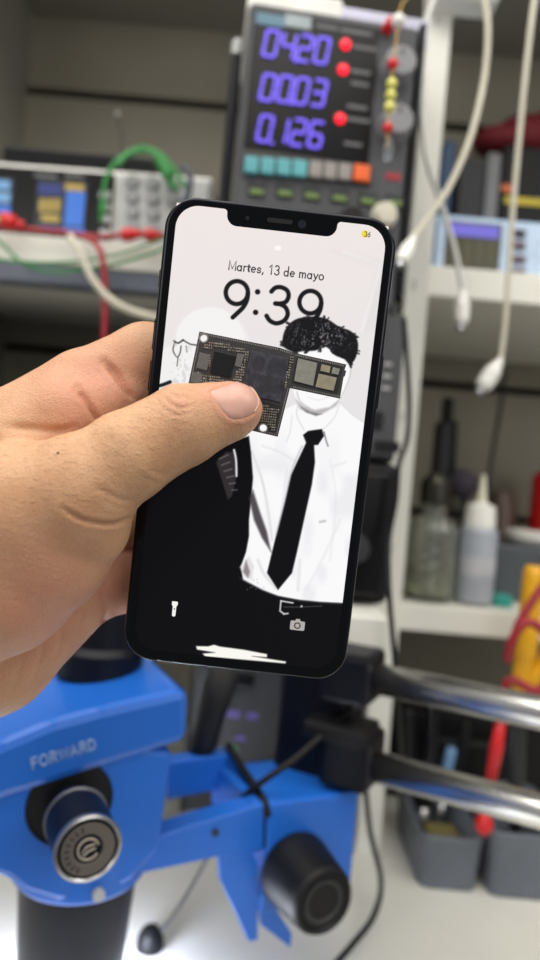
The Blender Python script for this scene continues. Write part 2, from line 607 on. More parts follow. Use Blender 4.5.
# jaw shadow
fill([(296, 400), (304, 406), (315, 410), (330, 407), (341, 398), (336, 406), (322, 414), (308, 413), (300, 409)], (176, 172, 173), 1.4, .85)
fill([(301, 407), (310, 412), (322, 414), (316, 416), (306, 412)], (96, 92, 95), 1.0, .8)
stroke([(297, 392), (300, 401), (309, 408)], 1.2, (190, 186, 187), 1.0, .8)
stroke([(308, 397), (318, 400), (328, 397)], 1.0, (222, 219, 219), 1.0, .6)
stroke([(298, 404), (297, 416), (304, 430)], .9, (200, 197, 198), .9, .7)
stroke([(340, 402), (334, 418), (322, 430)], .9, (212, 209, 210), .9, .7)
stroke([(292, 416), (290, 432), (286, 442)], 1.0, (214, 211, 213), 1.0, .7)
stroke([(324, 432), (326, 440), (328, 446)], 1.4, (90, 88, 92), .8, .8)
# shirt folds
for pts, w, c in (([(252, 452), (262, 480), (268, 510), (272, 540)], 1.6, 206), ([(262, 446), (280, 452), (296, 462)], 1.2, 222), ([(330, 460), (336, 500), (330, 560)], 1.4, 232), ([(340, 520), (322, 560), (306, 590)], 1.6, 230), ([(258, 560), (264, 574), (276, 588)], 2.0, 214), ([(300, 560), (298, 590)], 2.2, 222), ([(287, 470), (280, 520), (272, 556)], 1.2, 224), ([(320, 522), (325, 521)], 1.2, 150), ([(334, 466), (346, 462)], 1.4, 228)):
    stroke(pts, w, (c, c - 1, c + 1), 1.5, .8)
over((226, 225, 230), .5 * np.clip((vnoise(X / 14, Y / 22) - .5) * 3, 0, 1) * np.clip((Y - 425) / 40, 0, 1) * (X > 250))
# hair with curls
hair = [(283, 345), (285, 330), (295.5, 319.5), (313, 316.5), (327, 319), (339, 326.5), (352, 332), (358, 343), (356, 357), (350, 364), (343.5, 358.5), (335.5, 355.5), (326, 347), (315.5, 350.5), (304.5, 351), (293, 352)]
fill(hair, (22, 21, 23), .8, closed_spline=True)
for k in range(30):
    q0 = spline2(hair, True)[(k * 37) % (len(hair) * 6)]
    v = q0 - np.array([320, 338.])
    v = v / np.hypot(*v)
    q1 = q0 + v * (.4 + 1.6 * _rng.rand()) + np.array([_rng.rand() * 3 - 1.5, _rng.rand() * 3 - 1.5])
    stroke([q0 - v * 2, q1], 1.0 + _rng.rand() * 1.6, (26, 25, 27), .7, .9, sm=False)
hm = np.clip(.5 - poly_sd(PX, spline2(hair, True)) / 1.6, 0, 1)
curl = .6 * vnoise(X / 1.7 + 3.0 * vnoise(X / 6, Y / 6), Y / 2.6 + 4 * vnoise(Y / 7 + 9, X / 5)) + .4 * vnoise(X / 1.0 + 20, Y / 1.4)
over((150, 146, 148), hm * np.clip((curl - .56) * 6, 0, 1) * np.clip(1.25 - np.hypot((X - 322) / 34, (Y - 336) / 18), 0, 1) * .75)
for p in ([(281, 345), (287, 347)], [(296, 352), (299, 356)], [(348, 360), (351, 367)]):
    stroke(p, 2.0, (30, 28, 30), .8)
# dark jacket of the left man and everything below the belts
BK = (7, 7, 10)
jacket = [(100, 398), (196, 432), (236, 440), (249, 436), (251, 452), (253, 478), (251, 500), (249, 520), (249, 536), (246, 552), (241, 566), (243, 580), (262, 590), (278, 596), (300, 600), (320, 602), (360, 604), (360, 700), (100, 700)]
fill(jacket, BK, .8)
fill([(249, 498), (253, 490), (260, 512), (267, 532), (271, 552), (262, 538), (254, 520)], (62, 58, 62), 1.4, .9)
fill([(240, 567), (249, 556), (254, 566), (252, 580), (244, 577)], (228, 224, 226), 1.2)
fill([(243, 572), (246, 560), (250, 572), (248, 578)], (120, 112, 116), 1.2, .8)
stroke([(240, 578), (262, 590), (280, 597), (300, 601), (340, 604)], 1.6, (70, 68, 70), .8, .5)
# striped tie and the white sliver of shirt of the left man
fill([(216, 462), (226, 452), (236, 452), (238, 470), (232, 496), (228, 500)], (48, 44, 46), 1.0)
for k in range(6):
    stroke([(219 + k * 2.6, 459 + k * 6.2), (228 + k * 1.8, 455 + k * 7.0)], 1.5, (128, 120, 120), .8, .6, sm=False)
stroke([(234, 450), (236, 460), (236.5, 476)], 2.0, (226, 224, 226), .7)
for k in range(16):
    cx, cy = 246 + _rng.rand() * 20, 560 + _rng.rand() * 36
    over((150, 146, 148), .7 * np.clip(.5 - (np.hypot(X - cx, Y - cy) - .5) / 1.0, 0, 1) * (cy > 575 + (cx - 250) * .6))
# tie of the man on the right
fill([(303, 435), (308, 431), (314, 430), (322, 429), (324, 436), (318, 445), (307, 445)], (10, 10, 13), .7)
fill([(306, 443), (314, 443), (315, 462), (312, 484), (304, 520), (297, 552), (292, 573), (278, 590), (267, 573), (275, 540), (284, 505), (291, 475)], (9, 9, 12), .8)
stroke([(302, 446), (292, 470), (285, 500), (276, 535)], 1.2, (176, 173, 176), 1.2, .7)
# belt buckle
for p in ([(281, 601), (280, 611), (284, 614)], [(281, 601), (293, 603)], [(284, 614), (288, 613.5)]):
    stroke(p, 1.4, (225, 222, 222), .6, sm=False)
over((230, 228, 226), np.clip(.5 - (np.hypot(X - 301.5, Y - 606.5) - 1.1) / 1.0, 0, 1))
stroke([(284, 607), (300, 607), (322, 606)], .8, (110, 106, 106), .7, .7)
# camera glyph is a fuller icon below; home bar laid by hand-like smear
fill([(196, 646.2), (208, 646.4), (214, 644.8), (220, 646.6), (244, 649.8), (267, 654.2), (267, 657.4), (252, 656.2), (286, 661.6), (285.5, 663.6), (262, 661.4), (205, 656.4), (202.5, 653.6), (215, 652.6), (197, 649.6)], (250, 248, 240), .7)

linv = np.where(img / 255 <= .04045, img / 255 / 12.92, ((img / 255 + .055) / 1.055) ** 2.4)
ny, nx = GX.shape
idx = np.arange(nx * ny).reshape(ny, nx)
quads = np.stack([idx[:-1, :-1], idx[:-1, 1:], idx[1:, 1:], idx[1:, :-1]], -1).reshape(-1, 4)
me = bpy.data.meshes.new('display')
me.vertices.add(len(loc))
me.vertices.foreach_set('co', np.concatenate([loc, np.full((len(loc), 1), -.00008)], 1).ravel())
me.loops.add(quads.size)
me.loops.foreach_set('vertex_index', quads.ravel())
me.polygons.add(len(quads))
me.polygons.foreach_set('loop_start', np.arange(0, quads.size, 4))
me.polygons.foreach_set('loop_total', np.full(len(quads), 4))
me.update(calc_edges=True)
ca = me.color_attributes.new('picture', 'FLOAT_COLOR', 'POINT')
ca.data.foreach_set('color', np.concatenate([linv, np.ones((len(linv), 1))], 1).astype(np.float32).ravel())
mm = bpy.data.materials.new('lit display')
mm.use_nodes = True
bs = mm.node_tree.nodes['Principled BSDF']
bs.inputs['Base Color'].default_value = (.004, .004, .005, 1)
bs.inputs['Roughness'].default_value = .12
bs.inputs['Specular IOR Level'].default_value = .12
at_ = mm.node_tree.nodes.new('ShaderNodeAttribute')
at_.attribute_name = 'picture'
mm.node_tree.links.new(at_.outputs['Color'], bs.inputs['Emission Color'])
bs.inputs['Emission Strength'].default_value = 1.0
disp = link('display', me, mm, phone)

# crisp lettering and icons on the display
M['ink_glow'] = glow('display grey letters', (66, 61, 63))
M['icon_white'] = glow('display white icon', (246, 244, 238))
M['icon_grey'] = glow('display grey icon', (178, 172, 168))
M['icon_yellow'] = glow('display yellow mark', (240, 220, 70))
zt0, zt1 = -.00006, .00001
part('date_text', lettering('Martes, 13 de mayo', .00300, .00043, ph(276.3, 270.2), zt0, zt1), M['ink_glow'], disp)
part('battery_text', lettering('36', .0016, .00026, ph(367.5, 234.3), zt0, zt1 + .00002), M['ink_glow'], disp)
c = ph(365, 234)
part('battery_mark', MB().prism(rrect(c[0] - .0012, c[1] - .0012, c[0] + .0010, c[1] + .0012, .001, 6), zt0, zt1), M['icon_yellow'], disp)
c = ph(278, 247)
M['icon_pale'] = glow('display pale icon', (250, 246, 244))
curve_plate('padlock_icon', [rrect(c[0] - .0010, c[1] - .0011, c[0] + .0010, c[1] + .0004, .0003, 4)], zt0, zt1, M['icon_pale'], disp)
c = ph(174.3, 609)
sh = [(-.0010, .0026), (.0010, .0026), (.0010, .0015), (.0006, .0009), (.0006, -.0022), (.0003, -.0026), (-.0003, -.0026), (-.0006, -.0022), (-.0006, .0009), (-.0010, .0015)]
curve_plate('flashlight_icon', [[(c[0] + x, c[1] + y) for x, y in sh], [(c[0] + .00028 * math.cos(t), c[1] + .00028 * math.sin(t)) for t in np.linspace(0, 5.5, 8)]], zt0, zt1, M['icon_white'], disp)
c = ph(297.5, 624.8)
body = rrect(c[0] - .0025, c[1] - .0019, c[0] + .0025, c[1] + .0013, .0005, 4)
ring = lambda r: [(c[0] + r * math.cos(t), c[1] - .0003 + r * math.sin(t)) for t in np.linspace(0, 2 * math.pi, 17)[:-1]]
curve_plate('camera_icon', [body, ring(.00115)], zt0, zt1, M['icon_grey'], disp)
curve_plate('camera_icon', [ring(.00075)], zt0, zt1, M['icon_grey'], disp)
part('camera_icon', MB().prism([(c[0] - .001, c[1] + .0012), (c[0] + .001, c[1] + .0012), (c[0] + .0006, c[1] + .0020), (c[0] - .0006, c[1] + .0020)], zt0, zt1), M['icon_grey'], disp)

# ================================================================== the circuit board
BT = .00135                      # top face of the board above the glass
board = thing('circuit_board', 'small dark L-shaped phone circuit board pinned on the lit screen by the thumb', 'circuit board')
board.matrix_world = PH_M
def pb(px, py):
    return ph(px, py, BT)
outl = [(199.4, 331.5), (280, 347.8), (295, 353), (346.4, 364.4), (344.6, 370), (346.2, 371), (345, 376), (343.6, 377), (340, 398.5), (290, 388), (277.7, 436.8), (256, 431.7), (182, 414)]
BOARD_POLY = [pb(*p) for p in outl]
circ = lambda px, py, r: [(pb(px, py)[0] + r * math.cos(t), pb(px, py)[1] + r * math.sin(t)) for t in np.linspace(0, 2 * math.pi, 25)[:-1]]
M['pcb'] = mat('dark circuit board', (50, 48, 50), 0.55, var=.25, scale=900)
M['pcb_rim'] = mat('board edge plating', (132, 128, 124), 0.5, 0.0, var=.3, scale=2000)
M['die'] = mat('black chip', (13, 15, 18), 0.3, var=.05)
M['slate'] = mat('slate chip', (48, 49, 60), 0.5, var=.75, scale=420)
M['patch'] = mat('chip etching', (38, 38, 47), 0.5, var=.4, scale=500)
M['shield'] = mat('grey chip', (104, 102, 102), 0.45, 0.2, var=.12, scale=600)
M['pale_chip'] = mat('pale metal chip', (140, 139, 130), 0.5, 0.1, var=.12, scale=500)
M['tan_chip'] = mat('tan chip', (150, 142, 120), 0.5, var=.12, scale=500)
M['dark_well'] = mat('dark board well', (26, 25, 26), 0.6, var=.2, scale=900)
M['solder'] = mat('solder', (158, 154, 146), 0.4, 0.3)
M['ceramic'] = mat('ceramic component', (124, 116, 106), 0.5)
curve_plate('substrate', [BOARD_POLY, circ(203.6, 338.0, .00118), circ(263.2, 428.0, .00118)], .0002, BT, M['pcb'], board)
for hx, hy in ((203.6, 338.0), (263.2, 428.0)):
    curve_plate('mounting_ring', [circ(hx, hy, .00165), circ(hx, hy, .00118)], BT, BT + .00005, M['pcb_rim'], board)
def quad(name, pts, h, m, z=BT, bev=0.0):
    return part(name, MB().prism([pb(*p) for p in pts], z, z + h, bev=bev), m, board)
quad('processor_chip', [(214.5, 351), (236, 356), (230.2, 378), (210.2, 373)], .0006, M['die'], bev=.00008)
quad('memory_chip', [(250.5, 350.5), (289, 359), (280.5, 402.5), (242.5, 393.5)], .0005, M['slate'], bev=.0001)
for p, m_ in (([(255, 356), (266, 358.5), (263, 372), (252, 369.5)], 'die'), ([(270, 360), (284, 363), (281.5, 374), (267.5, 371)], 'pcb'), ([(262, 375), (279, 379), (276, 394), (258.5, 390)], 'pcb'), ([(249, 374), (256, 375.5), (252, 390), (246, 388.5)], 'die')):
    quad('etched_patch', p, .00004, M['patch'], BT + .0005)
for p in ([(199.6, 352.5), (210.8, 355), (207, 370.5), (196.2, 368)], [(237.6, 353), (244.6, 354.6), (240.6, 367.5), (234.8, 366)], [(193, 372), (203, 374), (200, 384), (190, 382)]):
    quad('grey_chip', p, .0005, M['shield'], bev=.00006)
quad('dark_well', [(296.8, 356.6), (342.8, 366.6), (337.6, 393.4), (291.2, 383)], .00006, M['dark_well'])
quad('dark_well', [(262, 401), (281, 406), (275, 432), (268.5, 430), (269, 425), (262, 421.5), (254, 420)], .00006, M['dark_well'])
zc = BT + .00006
quad('pale_chip', [(298, 358.5), (317.2, 363.2), (313, 386), (294, 381)], .0006, M['pale_chip'], zc, .00006)
quad('tan_chip', [(318.6, 373.8), (336.6, 377.9), (333.4, 391), (315.4, 387)], .0006, M['tan_chip'], zc, .00006)
quad('small_chip', [(321.6, 364.4), (330.4, 366.4), (329.4, 373), (320, 371)], .0005, M['tan_chip'], zc, .00006)
quad('small_chip', [(332.8, 367.3), (339.8, 369), (338.2, 375), (331.2, 373.6)], .0005, M['pale_chip'], zc, .00006)
# rim plating: beads along the edges, then the scatter of tiny components
def beads(pts, inset, step, sz, h):
    b = MB()
    for a, c in zip(pts[:-1], pts[1:]):
        A = Vector(pb(*a)); B = Vector(pb(*c))
        t = (B - A); L = t.length; t.normalize()
        nn = Vector((t.y, -t.x))
        k = sz
        while k < L - sz:
            p = A + t * k + nn * inset
            ang = math.atan2(t.y, t.x)
            b.box((p.x, p.y, BT + h / 2), (sz * .55, sz, h), M=None)
            k += step
    return b
edge_top = outl[0:4]
b1 = beads(edge_top, .0006, .00062, .00052, .0001)
b2 = beads([outl[8], outl[9], outl[10], outl[11]], .0006, .00062, .0005, .0001)
b1.add(b2.v, b2.f)
b3 = beads([outl[12], outl[0]], .0006, .00062, .0005, .0001)
b1.add(b3.v, b3.f)
tag_o = part('rim_contacts', b1, M['pcb_rim'], board); tag_o['kind'] = 'stuff'
zones = [[(208, 340), (247, 348), (243, 354), (206, 346)], [(245, 350), (250, 351), (240, 392), (235, 390)], [(196, 371), (212, 375), (232, 380), (240, 382), (236, 392), (190, 386)], [(211, 352), (214, 352), (209, 372), (206, 371)], [(238, 368), (243, 369), (239, 382), (233, 380)], [(262, 404), (280, 408), (275, 432), (256, 424), (252, 410)], [(289, 354), (295, 356), (288, 384), (283, 396)], [(204, 344), (213, 346), (212, 351), (202, 350)]]
lit, tan = MB(), MB()
used = set()
for z in zones:
    pl = [pb(*p) for p in z]
    xs = [p[0] for p in pl]; ys = [p[1] for p in pl]
    k = 0; tries = 0
    area = abs(sum(pl[i][0] * pl[i - 1][1] - pl[i - 1][0] * pl[i][1] for i in range(len(pl)))) / 2
    want = area / (.00085 ** 2)
    while k < want and tries < 2000:
        tries += 1
        x = random.uniform(min(xs), max(xs)); y = random.uniform(min(ys), max(ys))
        x = round(x / .00072) * .00072; y = round(y / .00085) * .00085
        if min(math.hypot(x - q_[0], y - q_[1]) for q_ in (pb(203.6, 338.0), pb(263.2, 428.0))) < .0021:
            continue
        if (x, y) not in used and poly_sd(np.array([[x, y]]), pl)[0] < -.0002:
            used.add((x, y))
            k += 1
            s = random.choice(((.0004, .0006), (.0006, .0004), (.0003, .0005), (.0007, .0005)))
            (lit if random.random() < .45 else tan).box((x, y, BT + .00018), (s[0], s[1], .00036))
for mbx, mx, nm in ((lit, M['solder'], 'tiny_solder_pads'), (tan, M['ceramic'], 'tiny_components')):
    part(nm, mbx, mx, board)['kind'] = 'stuff'
# ================================================================== the hand
def K(px, py, d, r):
    """joint of the hand: pixel, depth in mm, radius in mm -> camera space mm"""
    return (np.array([(px - 270) / F_PX * d, -(py - 480) / F_PX * d, -d]), r)


def cone(P, a, b):
    (pa, ra), (pb_, rb) = a, b
    e = pb_ - pa
    w = P - pa
    h = np.clip((w @ e) / (e @ e), 0, 1)
    return np.linalg.norm(w - h[:, None] * e, axis=1) - (ra + (rb - ra) * h)


def chain(P, js):
    d = None
    for a, b in zip(js[:-1], js[1:]):
        c = cone(P, a, b)
        d = c if d is None else smin(d, c, 2.5)
    return d


def smin(a, b, k):
    h = np.clip(.5 + .5 * (b - a) / k, 0, 1)
    return b + (a - b) * h - k * h * (1 - h)


THUMB = [K(68, 497, 214, 15.5), K(128, 456, 217, 13.9), K(156, 440, 219.5, 12.6), K(184, 425, 221, 12.7), K(212, 416, 224, 10.2), K(230, 411.8, 225.4, 8.8), K(236.0, 408.5, 225.8, 8.2)]
METAC = [K(-40, 545, 222, 27), K(20, 512, 218, 22), K(70, 492, 215, 17)]
THENAR = [K(-80, 600, 232, 30), K(0, 572, 228, 26.5), K(46, 548, 224, 21), K(82, 524, 221, 15.2)]
WRIST = [K(-420, 760, 262, 31), K(-230, 660, 250, 30), K(-110, 590, 242, 30), K(-20, 540, 240, 26)]
PALM = [K(-110, 685, 255, 28), K(-12, 642, 258, 26.5), K(68, 582, 259, 20.0)]
PALM2 = [K(-60, 560, 250, 28), K(40, 500, 254, 20), K(100, 470, 257, 13)]
INDEX = [K(-60, 510, 244, 24), K(20, 438, 247, 17.5), K(84, 392, 253, 14.6), K(146, 362, 257.5, 14.0), K(215, 362, 257, 11), K(262, 384, 255.5, 10), K(296, 408, 254.5, 8.6)]
WEB1 = [K(20, 446, 238, 12), K(66, 414, 241, 11.5), K(92, 406, 245, 9.0)]
WEB2 = [K(60, 420, 242, 11), K(112, 398, 249, 10.5), K(136, 390, 252, 8.0)]
MIDDLE = [K(40, 500, 262, 14), K(120, 460, 262, 11.5), K(210, 452, 259, 10.5), K(272, 466, 257, 9.6), K(306, 482, 256, 8.4)]
RING = [K(40, 545, 264, 14), K(120, 520, 262, 11.5), K(205, 520, 259.5, 10.2), K(262, 534, 258, 9.2), K(292, 546, 257, 8.2)]
LITTLE = [K(60, 592, 264, 15), K(120, 576, 263.5, 13.6), K(180, 572, 261.5, 9.6), K(226, 582, 260.5, 8.6), K(250, 590, 260, 7.6)]

_PHT = np.array(PH_T) * 1000
_BP = np.array(BOARD_POLY) * 1000


def box_sd(L):
    q = np.stack([np.abs(L[:, 0]) - (hw * 1000 - 3.2), np.abs(L[:, 1]) - (hh * 1000 - 3.2), np.abs(L[:, 2] + 4.0) - (4.25 - 3.2)], 1)
    return np.linalg.norm(np.maximum(q, 0), axis=1) + np.minimum(q.max(1), 0) - 3.2


def hand_sdf(P):
    body = smin(chain(P, METAC), chain(P, WRIST), 14)
    body = smin(body, chain(P, THENAR), 7)
    body = smin(body, chain(P, INDEX[:3]), 8)
    d = smin(body, chain(P, THUMB), 5)
    far = smin(chain(P, PALM), chain(P, PALM2), 10)
    d = smin(d, far, 3.5)
    ix = chain(P, INDEX[1:])
    ix = smin(ix, chain(P, WEB2), 2.2)
    d = smin(d, ix, 2.5)
    d = smin(d, chain(P, WEB1), 7)
    for fg, k in ((MIDDLE, 2.0), (RING, 2.0), (LITTLE, 2.0)):
        d = smin(d, chain(P, fg), k)
    L = (P - _PHT) @ _Rn                       # phone space, mm
    d = np.maximum(d, -(box_sd(L) - .05))
    near = (L[:, 2] > -1.5) & (L[:, 2] < 4)
    if near.any():
        s = poly_sd(L[near][:, :2], _BP)
        z = np.abs(L[near][:, 2] - .75) - .75
        s = np.maximum(s, z) - .08
        d[near] = np.maximum(d[near], -s)
    return d


def surface_nets(sdf, lo, hi, h, coarse=4):
    lo = np.array(lo, float)
    n = (np.ceil((np.array(hi) - lo) / (h * coarse)).astype(int)) * coarse + 1
    nc = (n - 1) // coarse + 1
    ax = [lo[i] + h * coarse * np.arange(nc[i]) for i in range(3)]
    G = np.stack(np.meshgrid(*ax, indexing='ij'), -1).reshape(-1, 3)
    C = sdf(G).reshape(nc)
    V = np.repeat(np.repeat(np.repeat(C, coarse, 0), coarse, 1), coarse, 2)[:n[0], :n[1], :n[2]].astype(np.float32)
    near = np.abs(C) < h * coarse * 2.2
    m = np.repeat(np.repeat(np.repeat(near, coarse, 0), coarse, 1), coarse, 2)[:n[0], :n[1], :n[2]]
    # repeat is anchored at the low corner; widen by one coarse cell
    mm_ = m.copy()
    for a in range(3):
        mm_ |= np.roll(m, coarse, a) | np.roll(m, -coarse, a)
    ii = np.argwhere(mm_)
    for s in range(0, len(ii), 400000):
        q = ii[s:s + 400000]
        V[q[:, 0], q[:, 1], q[:, 2]] = sdf(lo + q * h)
    S = V < 0
    cells = np.zeros(np.array(V.shape) - 1, np.uint8)
    sl = lambda o: tuple(slice(o[i], V.shape[i] - 1 + o[i]) for i in range(3))
    offs = [(i, j, k) for i in (0, 1) for j in (0, 1) for k in (0, 1)]
    for o in offs:
        cells += S[sl(o)]
    act = np.argwhere((cells > 0) & (cells < 8))
    vid = -np.ones(cells.shape, int)
    vid[tuple(act.T)] = np.arange(len(act))
    pos = np.zeros((len(act), 3)); cnt = np.zeros(len(act))
    for o in offs:
        for a in range(3):
            if o[a]:
                continue
            o2 = list(o); o2[a] = 1
            v0 = V[tuple((act + o).T)]; v1 = V[tuple((act + o2).T)]
            x = (v0 < 0) != (v1 < 0)
            t = np.where(x, v0 / np.where(x, v0 - v1, 1), 0)
            p = np.array(o, float) + np.zeros((len(act), 3)); p[:, a] = t
            pos += np.where(x[:, None], p, 0); cnt += x
    verts = lo + (act + pos / cnt[:, None]) * h
    quads = []
    for a in range(3):
        b, c = (a + 1) % 3, (a + 2) % 3
        s0 = [slice(None)] * 3; s1 = [slice(None)] * 3
        s0[a] = slice(0, -1); s1[a] = slice(1, None)
        e = S[tuple(s0)] != S[tuple(s1)]
        ed = np.argwhere(e)
        ed = ed[(ed[:, b] > 0) & (ed[:, c] > 0) & (ed[:, b] < cells.shape[b]) & (ed[:, c] < cells.shape[c])]
        ins = S[tuple(ed.T)]
        g = []
        for db, dc in ((1, 1), (0, 1), (0, 0), (1, 0)):
            q = ed.copy(); q[:, b] -= db; q[:, c] -= dc
            g.append(vid[tuple(q.T)])
        g = np.stack(g, 1)
        g[~ins] = g[~ins][:, ::-1]
        quads.append(g)
    return verts, np.concatenate(quads)


HV, HQ = surface_nets(hand_sdf, (-215, -112, -300), (24, 58, -190), .75)


def grad(P, e=.4):
    g = np.stack([hand_sdf(P + np.eye(3)[i] * e) - hand_sdf(P - np.eye(3)[i] * e) for i in range(3)], 1)
    return g / np.maximum(np.linalg.norm(g, axis=1), 1e-9)[:, None]


for _ in range(2):                        # settle the vertices on the surface
    HV = HV - grad(HV) * np.clip(hand_sdf(HV), -.5, .5)[:, None]


def raycast(pxs, d0=195.):
    P = np.array(pxs, float)
    D = np.stack([(P[:, 0] - 270) / F_PX, -(P[:, 1] - 480) / F_PX, -np.ones(len(P))], 1)
    t = np.full(len(P), d0)
    for _ in range(120):
        t = t + np.clip(hand_sdf(D * t[:, None]), -2, 3) * .7
    return D * t[:, None]


# skin folds: path in the photograph, half width (mm), depth (mm), range of depths it lies in (mm)
HN = grad(HV, .8)
HPX = np.stack([270 + F_PX * HV[:, 0] / -HV[:, 2], 480 - F_PX * HV[:, 1] / -HV[:, 2]], 1)
facing = (HN * (-HV / np.linalg.norm(HV, axis=1)[:, None])).sum(1)
disp_mm = np.zeros(len(HV))
FOLDS = [
    ([(104, 362), (116, 374), (126, 388), (137, 402)], 1.1, 2.1, 225, 262),
    ([(78, 388), (86, 400), (95, 416), (100, 424)], 1.0, 1.8, 222, 258),
    ([(70, 380), (76, 390), (82, 398)], 1.0, .45, 222, 258),
    ([(8, 427), (30, 428), (56, 431), (74, 428)], 1.2, 1.1, 190, 250),
    ([(62, 508), (78, 518), (96, 523), (116, 524), (132, 518)], .65, 1.35, 190, 240),
    ([(96, 487), (110, 495), (122, 500), (134, 501)], .8, .5, 190, 240),
    ([(104, 500), (116, 506), (128, 508)], .7, .28, 190, 240),
    ([(170, 392), (178, 398), (184, 396), (190, 400)], .55, .3, 190, 225),
    ([(164, 396), (172, 405), (182, 408), (192, 406)], .55, .34, 190, 225),
    ([(160, 404), (168, 412), (178, 415), (190, 412)], .55, .3, 190, 225),
    ([(174, 387), (182, 390), (192, 391), (198, 396)], .55, .28, 190, 225),
    ([(186, 400), (190, 408), (188, 416)], .5, .25, 190, 225),
    ([(150, 468), (160, 474), (170, 476)], .7, .22, 190, 235),
    ([(143, 476), (152, 482), (160, 484)], .7, .2, 190, 235),
    ([(102, 586), (105, 600), (106, 616), (100, 632)], 1.0, 1.0, 228, 275),
    ([(62, 622), (60, 645), (52, 668), (40, 690)], 1.0, .55, 236, 275),
    ([(44, 634), (40, 660), (28, 690)], 1.0, .35, 236, 275),
    ([(82, 610), (80, 630), (74, 650)], .9, .35, 236, 275),
    ([(24, 640), (20, 668), (8, 700)], 1.0, .3, 236, 275),
]
for k in range(15):                       # fine lines over the ball of the thumb
    y0 = 520 + k * 9
    FOLDS.append(([(4 - k, y0 + 4), (40, y0 + 14 + 2 * math.sin(k)), (78 - k, y0 + 26 + 3 * math.sin(2.3 * k)), (112 - 2 * k, y0 + 22)], .6, .06, 190, 236))
for k in range(7):                        # and along the back of the thumb
    FOLDS.append(([(112 + k * 9, 414 + k * -3), (118 + k * 9, 432 - k * 2), (128 + k * 9, 452 - k * 2)], .6, .07, 190, 226))
for pts, w, dep, d0, d1 in FOLDS:
    sel = (facing > .02) & (-HV[:, 2] > d0) & (-HV[:, 2] < d1)
    pad = 14
    xs = [p[0] for p in pts]; ys = [p[1] for p in pts]
    sel &= (HPX[:, 0] > min(xs) - pad) & (HPX[:, 0] < max(xs) + pad) & (HPX[:, 1] > min(ys) - pad) & (HPX[:, 1] < max(ys) + pad)
    ii = np.where(sel)[0]
    if not len(ii):
        continue
    dd = line_d(HPX[ii], spline2(pts)) * (-HV[ii, 2]) / F_PX
    # fold fades towards its two ends
    e0 = np.hypot(HPX[ii, 0] - pts[0][0], HPX[ii, 1] - pts[0][1]); e1 = np.hypot(HPX[ii, 0] - pts[-1][0], HPX[ii, 1] - pts[-1][1])
    L = sum(math.hypot(b[0] - a[0], b[1] - a[1]) for a, b in zip(pts[:-1], pts[1:]))
    fade = np.clip(np.minimum(e0, e1) / (.25 * L) + .25, 0, 1)
    disp_mm[ii] += (-dep * np.exp(-(dd / w) ** 2) + .1 * dep * np.exp(-((dd - 2.2 * w) / (1.2 * w)) ** 2)) * fade

# the nail: outline in the photograph, wrapped on the thumb
NAIL = [(210, 391.5), (217, 388), (227, 384), (238, 380.5), (248, 383.5), (255, 390), (259.5, 398), (259.5, 406), (255, 413), (247, 418), (238, 420), (229.5, 418.5), (222, 411), (216, 402)]
nd = poly_sd(HPX, spline2(NAIL, True)) * 225 / F_PX      # mm, negative inside
nsel = (facing > -.1) & (-HV[:, 2] < 229) & (nd < 3.5)
inside = np.clip(-nd / 1.0, 0, 1)
disp_mm[nsel] += np.where(nd[nsel] < 0, -.55 * inside[nsel], .28 * np.exp(-((nd[nsel] - .9) / .8) ** 2))
HV2 = HV + HN * disp_mm[:, None]


def c2w(P):
    A = np.array(CAMM)
    return P / 1000 @ A[:3, :3].T + A[:3, 3]


hw_pts = c2w(HV2)
base = np.array(c2w(np.array([[-60., -40., -235.]]))[0])
me = bpy.data.meshes.new('hand')
me.vertices.add(len(hw_pts))
me.vertices.foreach_set('co', (hw_pts - base).ravel())
me.loops.add(HQ.size)
me.loops.foreach_set('vertex_index', HQ.ravel())
me.polygons.add(len(HQ))
me.polygons.foreach_set('loop_start', np.arange(0, HQ.size, 4))
me.polygons.foreach_set('loop_total', np.full(len(HQ), 4))
me.polygons.foreach_set('use_smooth', np.ones(len(HQ), bool))
me.update(calc_edges=True)
# ruddiness of the skin: web of the thumb, index finger, knuckle and around the nail are pinker
def blob(cx, cy, r):
    return np.exp(-((HPX[:, 0] - cx) ** 2 + (HPX[:, 1] - cy) ** 2) / r ** 2)
def deep(z, w=5):
    return np.clip((-HV[:, 2] - z) / w + .5, 0, 1)
ruddy = .7 * blob(75, 405, 55) * deep(226, 8) + .4 * blob(120, 380, 50) * deep(236) + .45 * blob(180, 402, 18) + .5 * blob(60, 600, 70) + .6 * np.exp(-(np.maximum(nd, 0) / 3) ** 2) * (HV[:, 2] > -230) + .5 * (HPX[:, 0] > 98) * (HPX[:, 1] > 540) * (HV[:, 2] < -238) + .35 * blob(10, 620, 80)
at2 = me.attributes.new('ruddy', 'FLOAT', 'POINT')
at2.data.foreach_set('value', np.clip(ruddy, 0, 1).astype(np.float32))

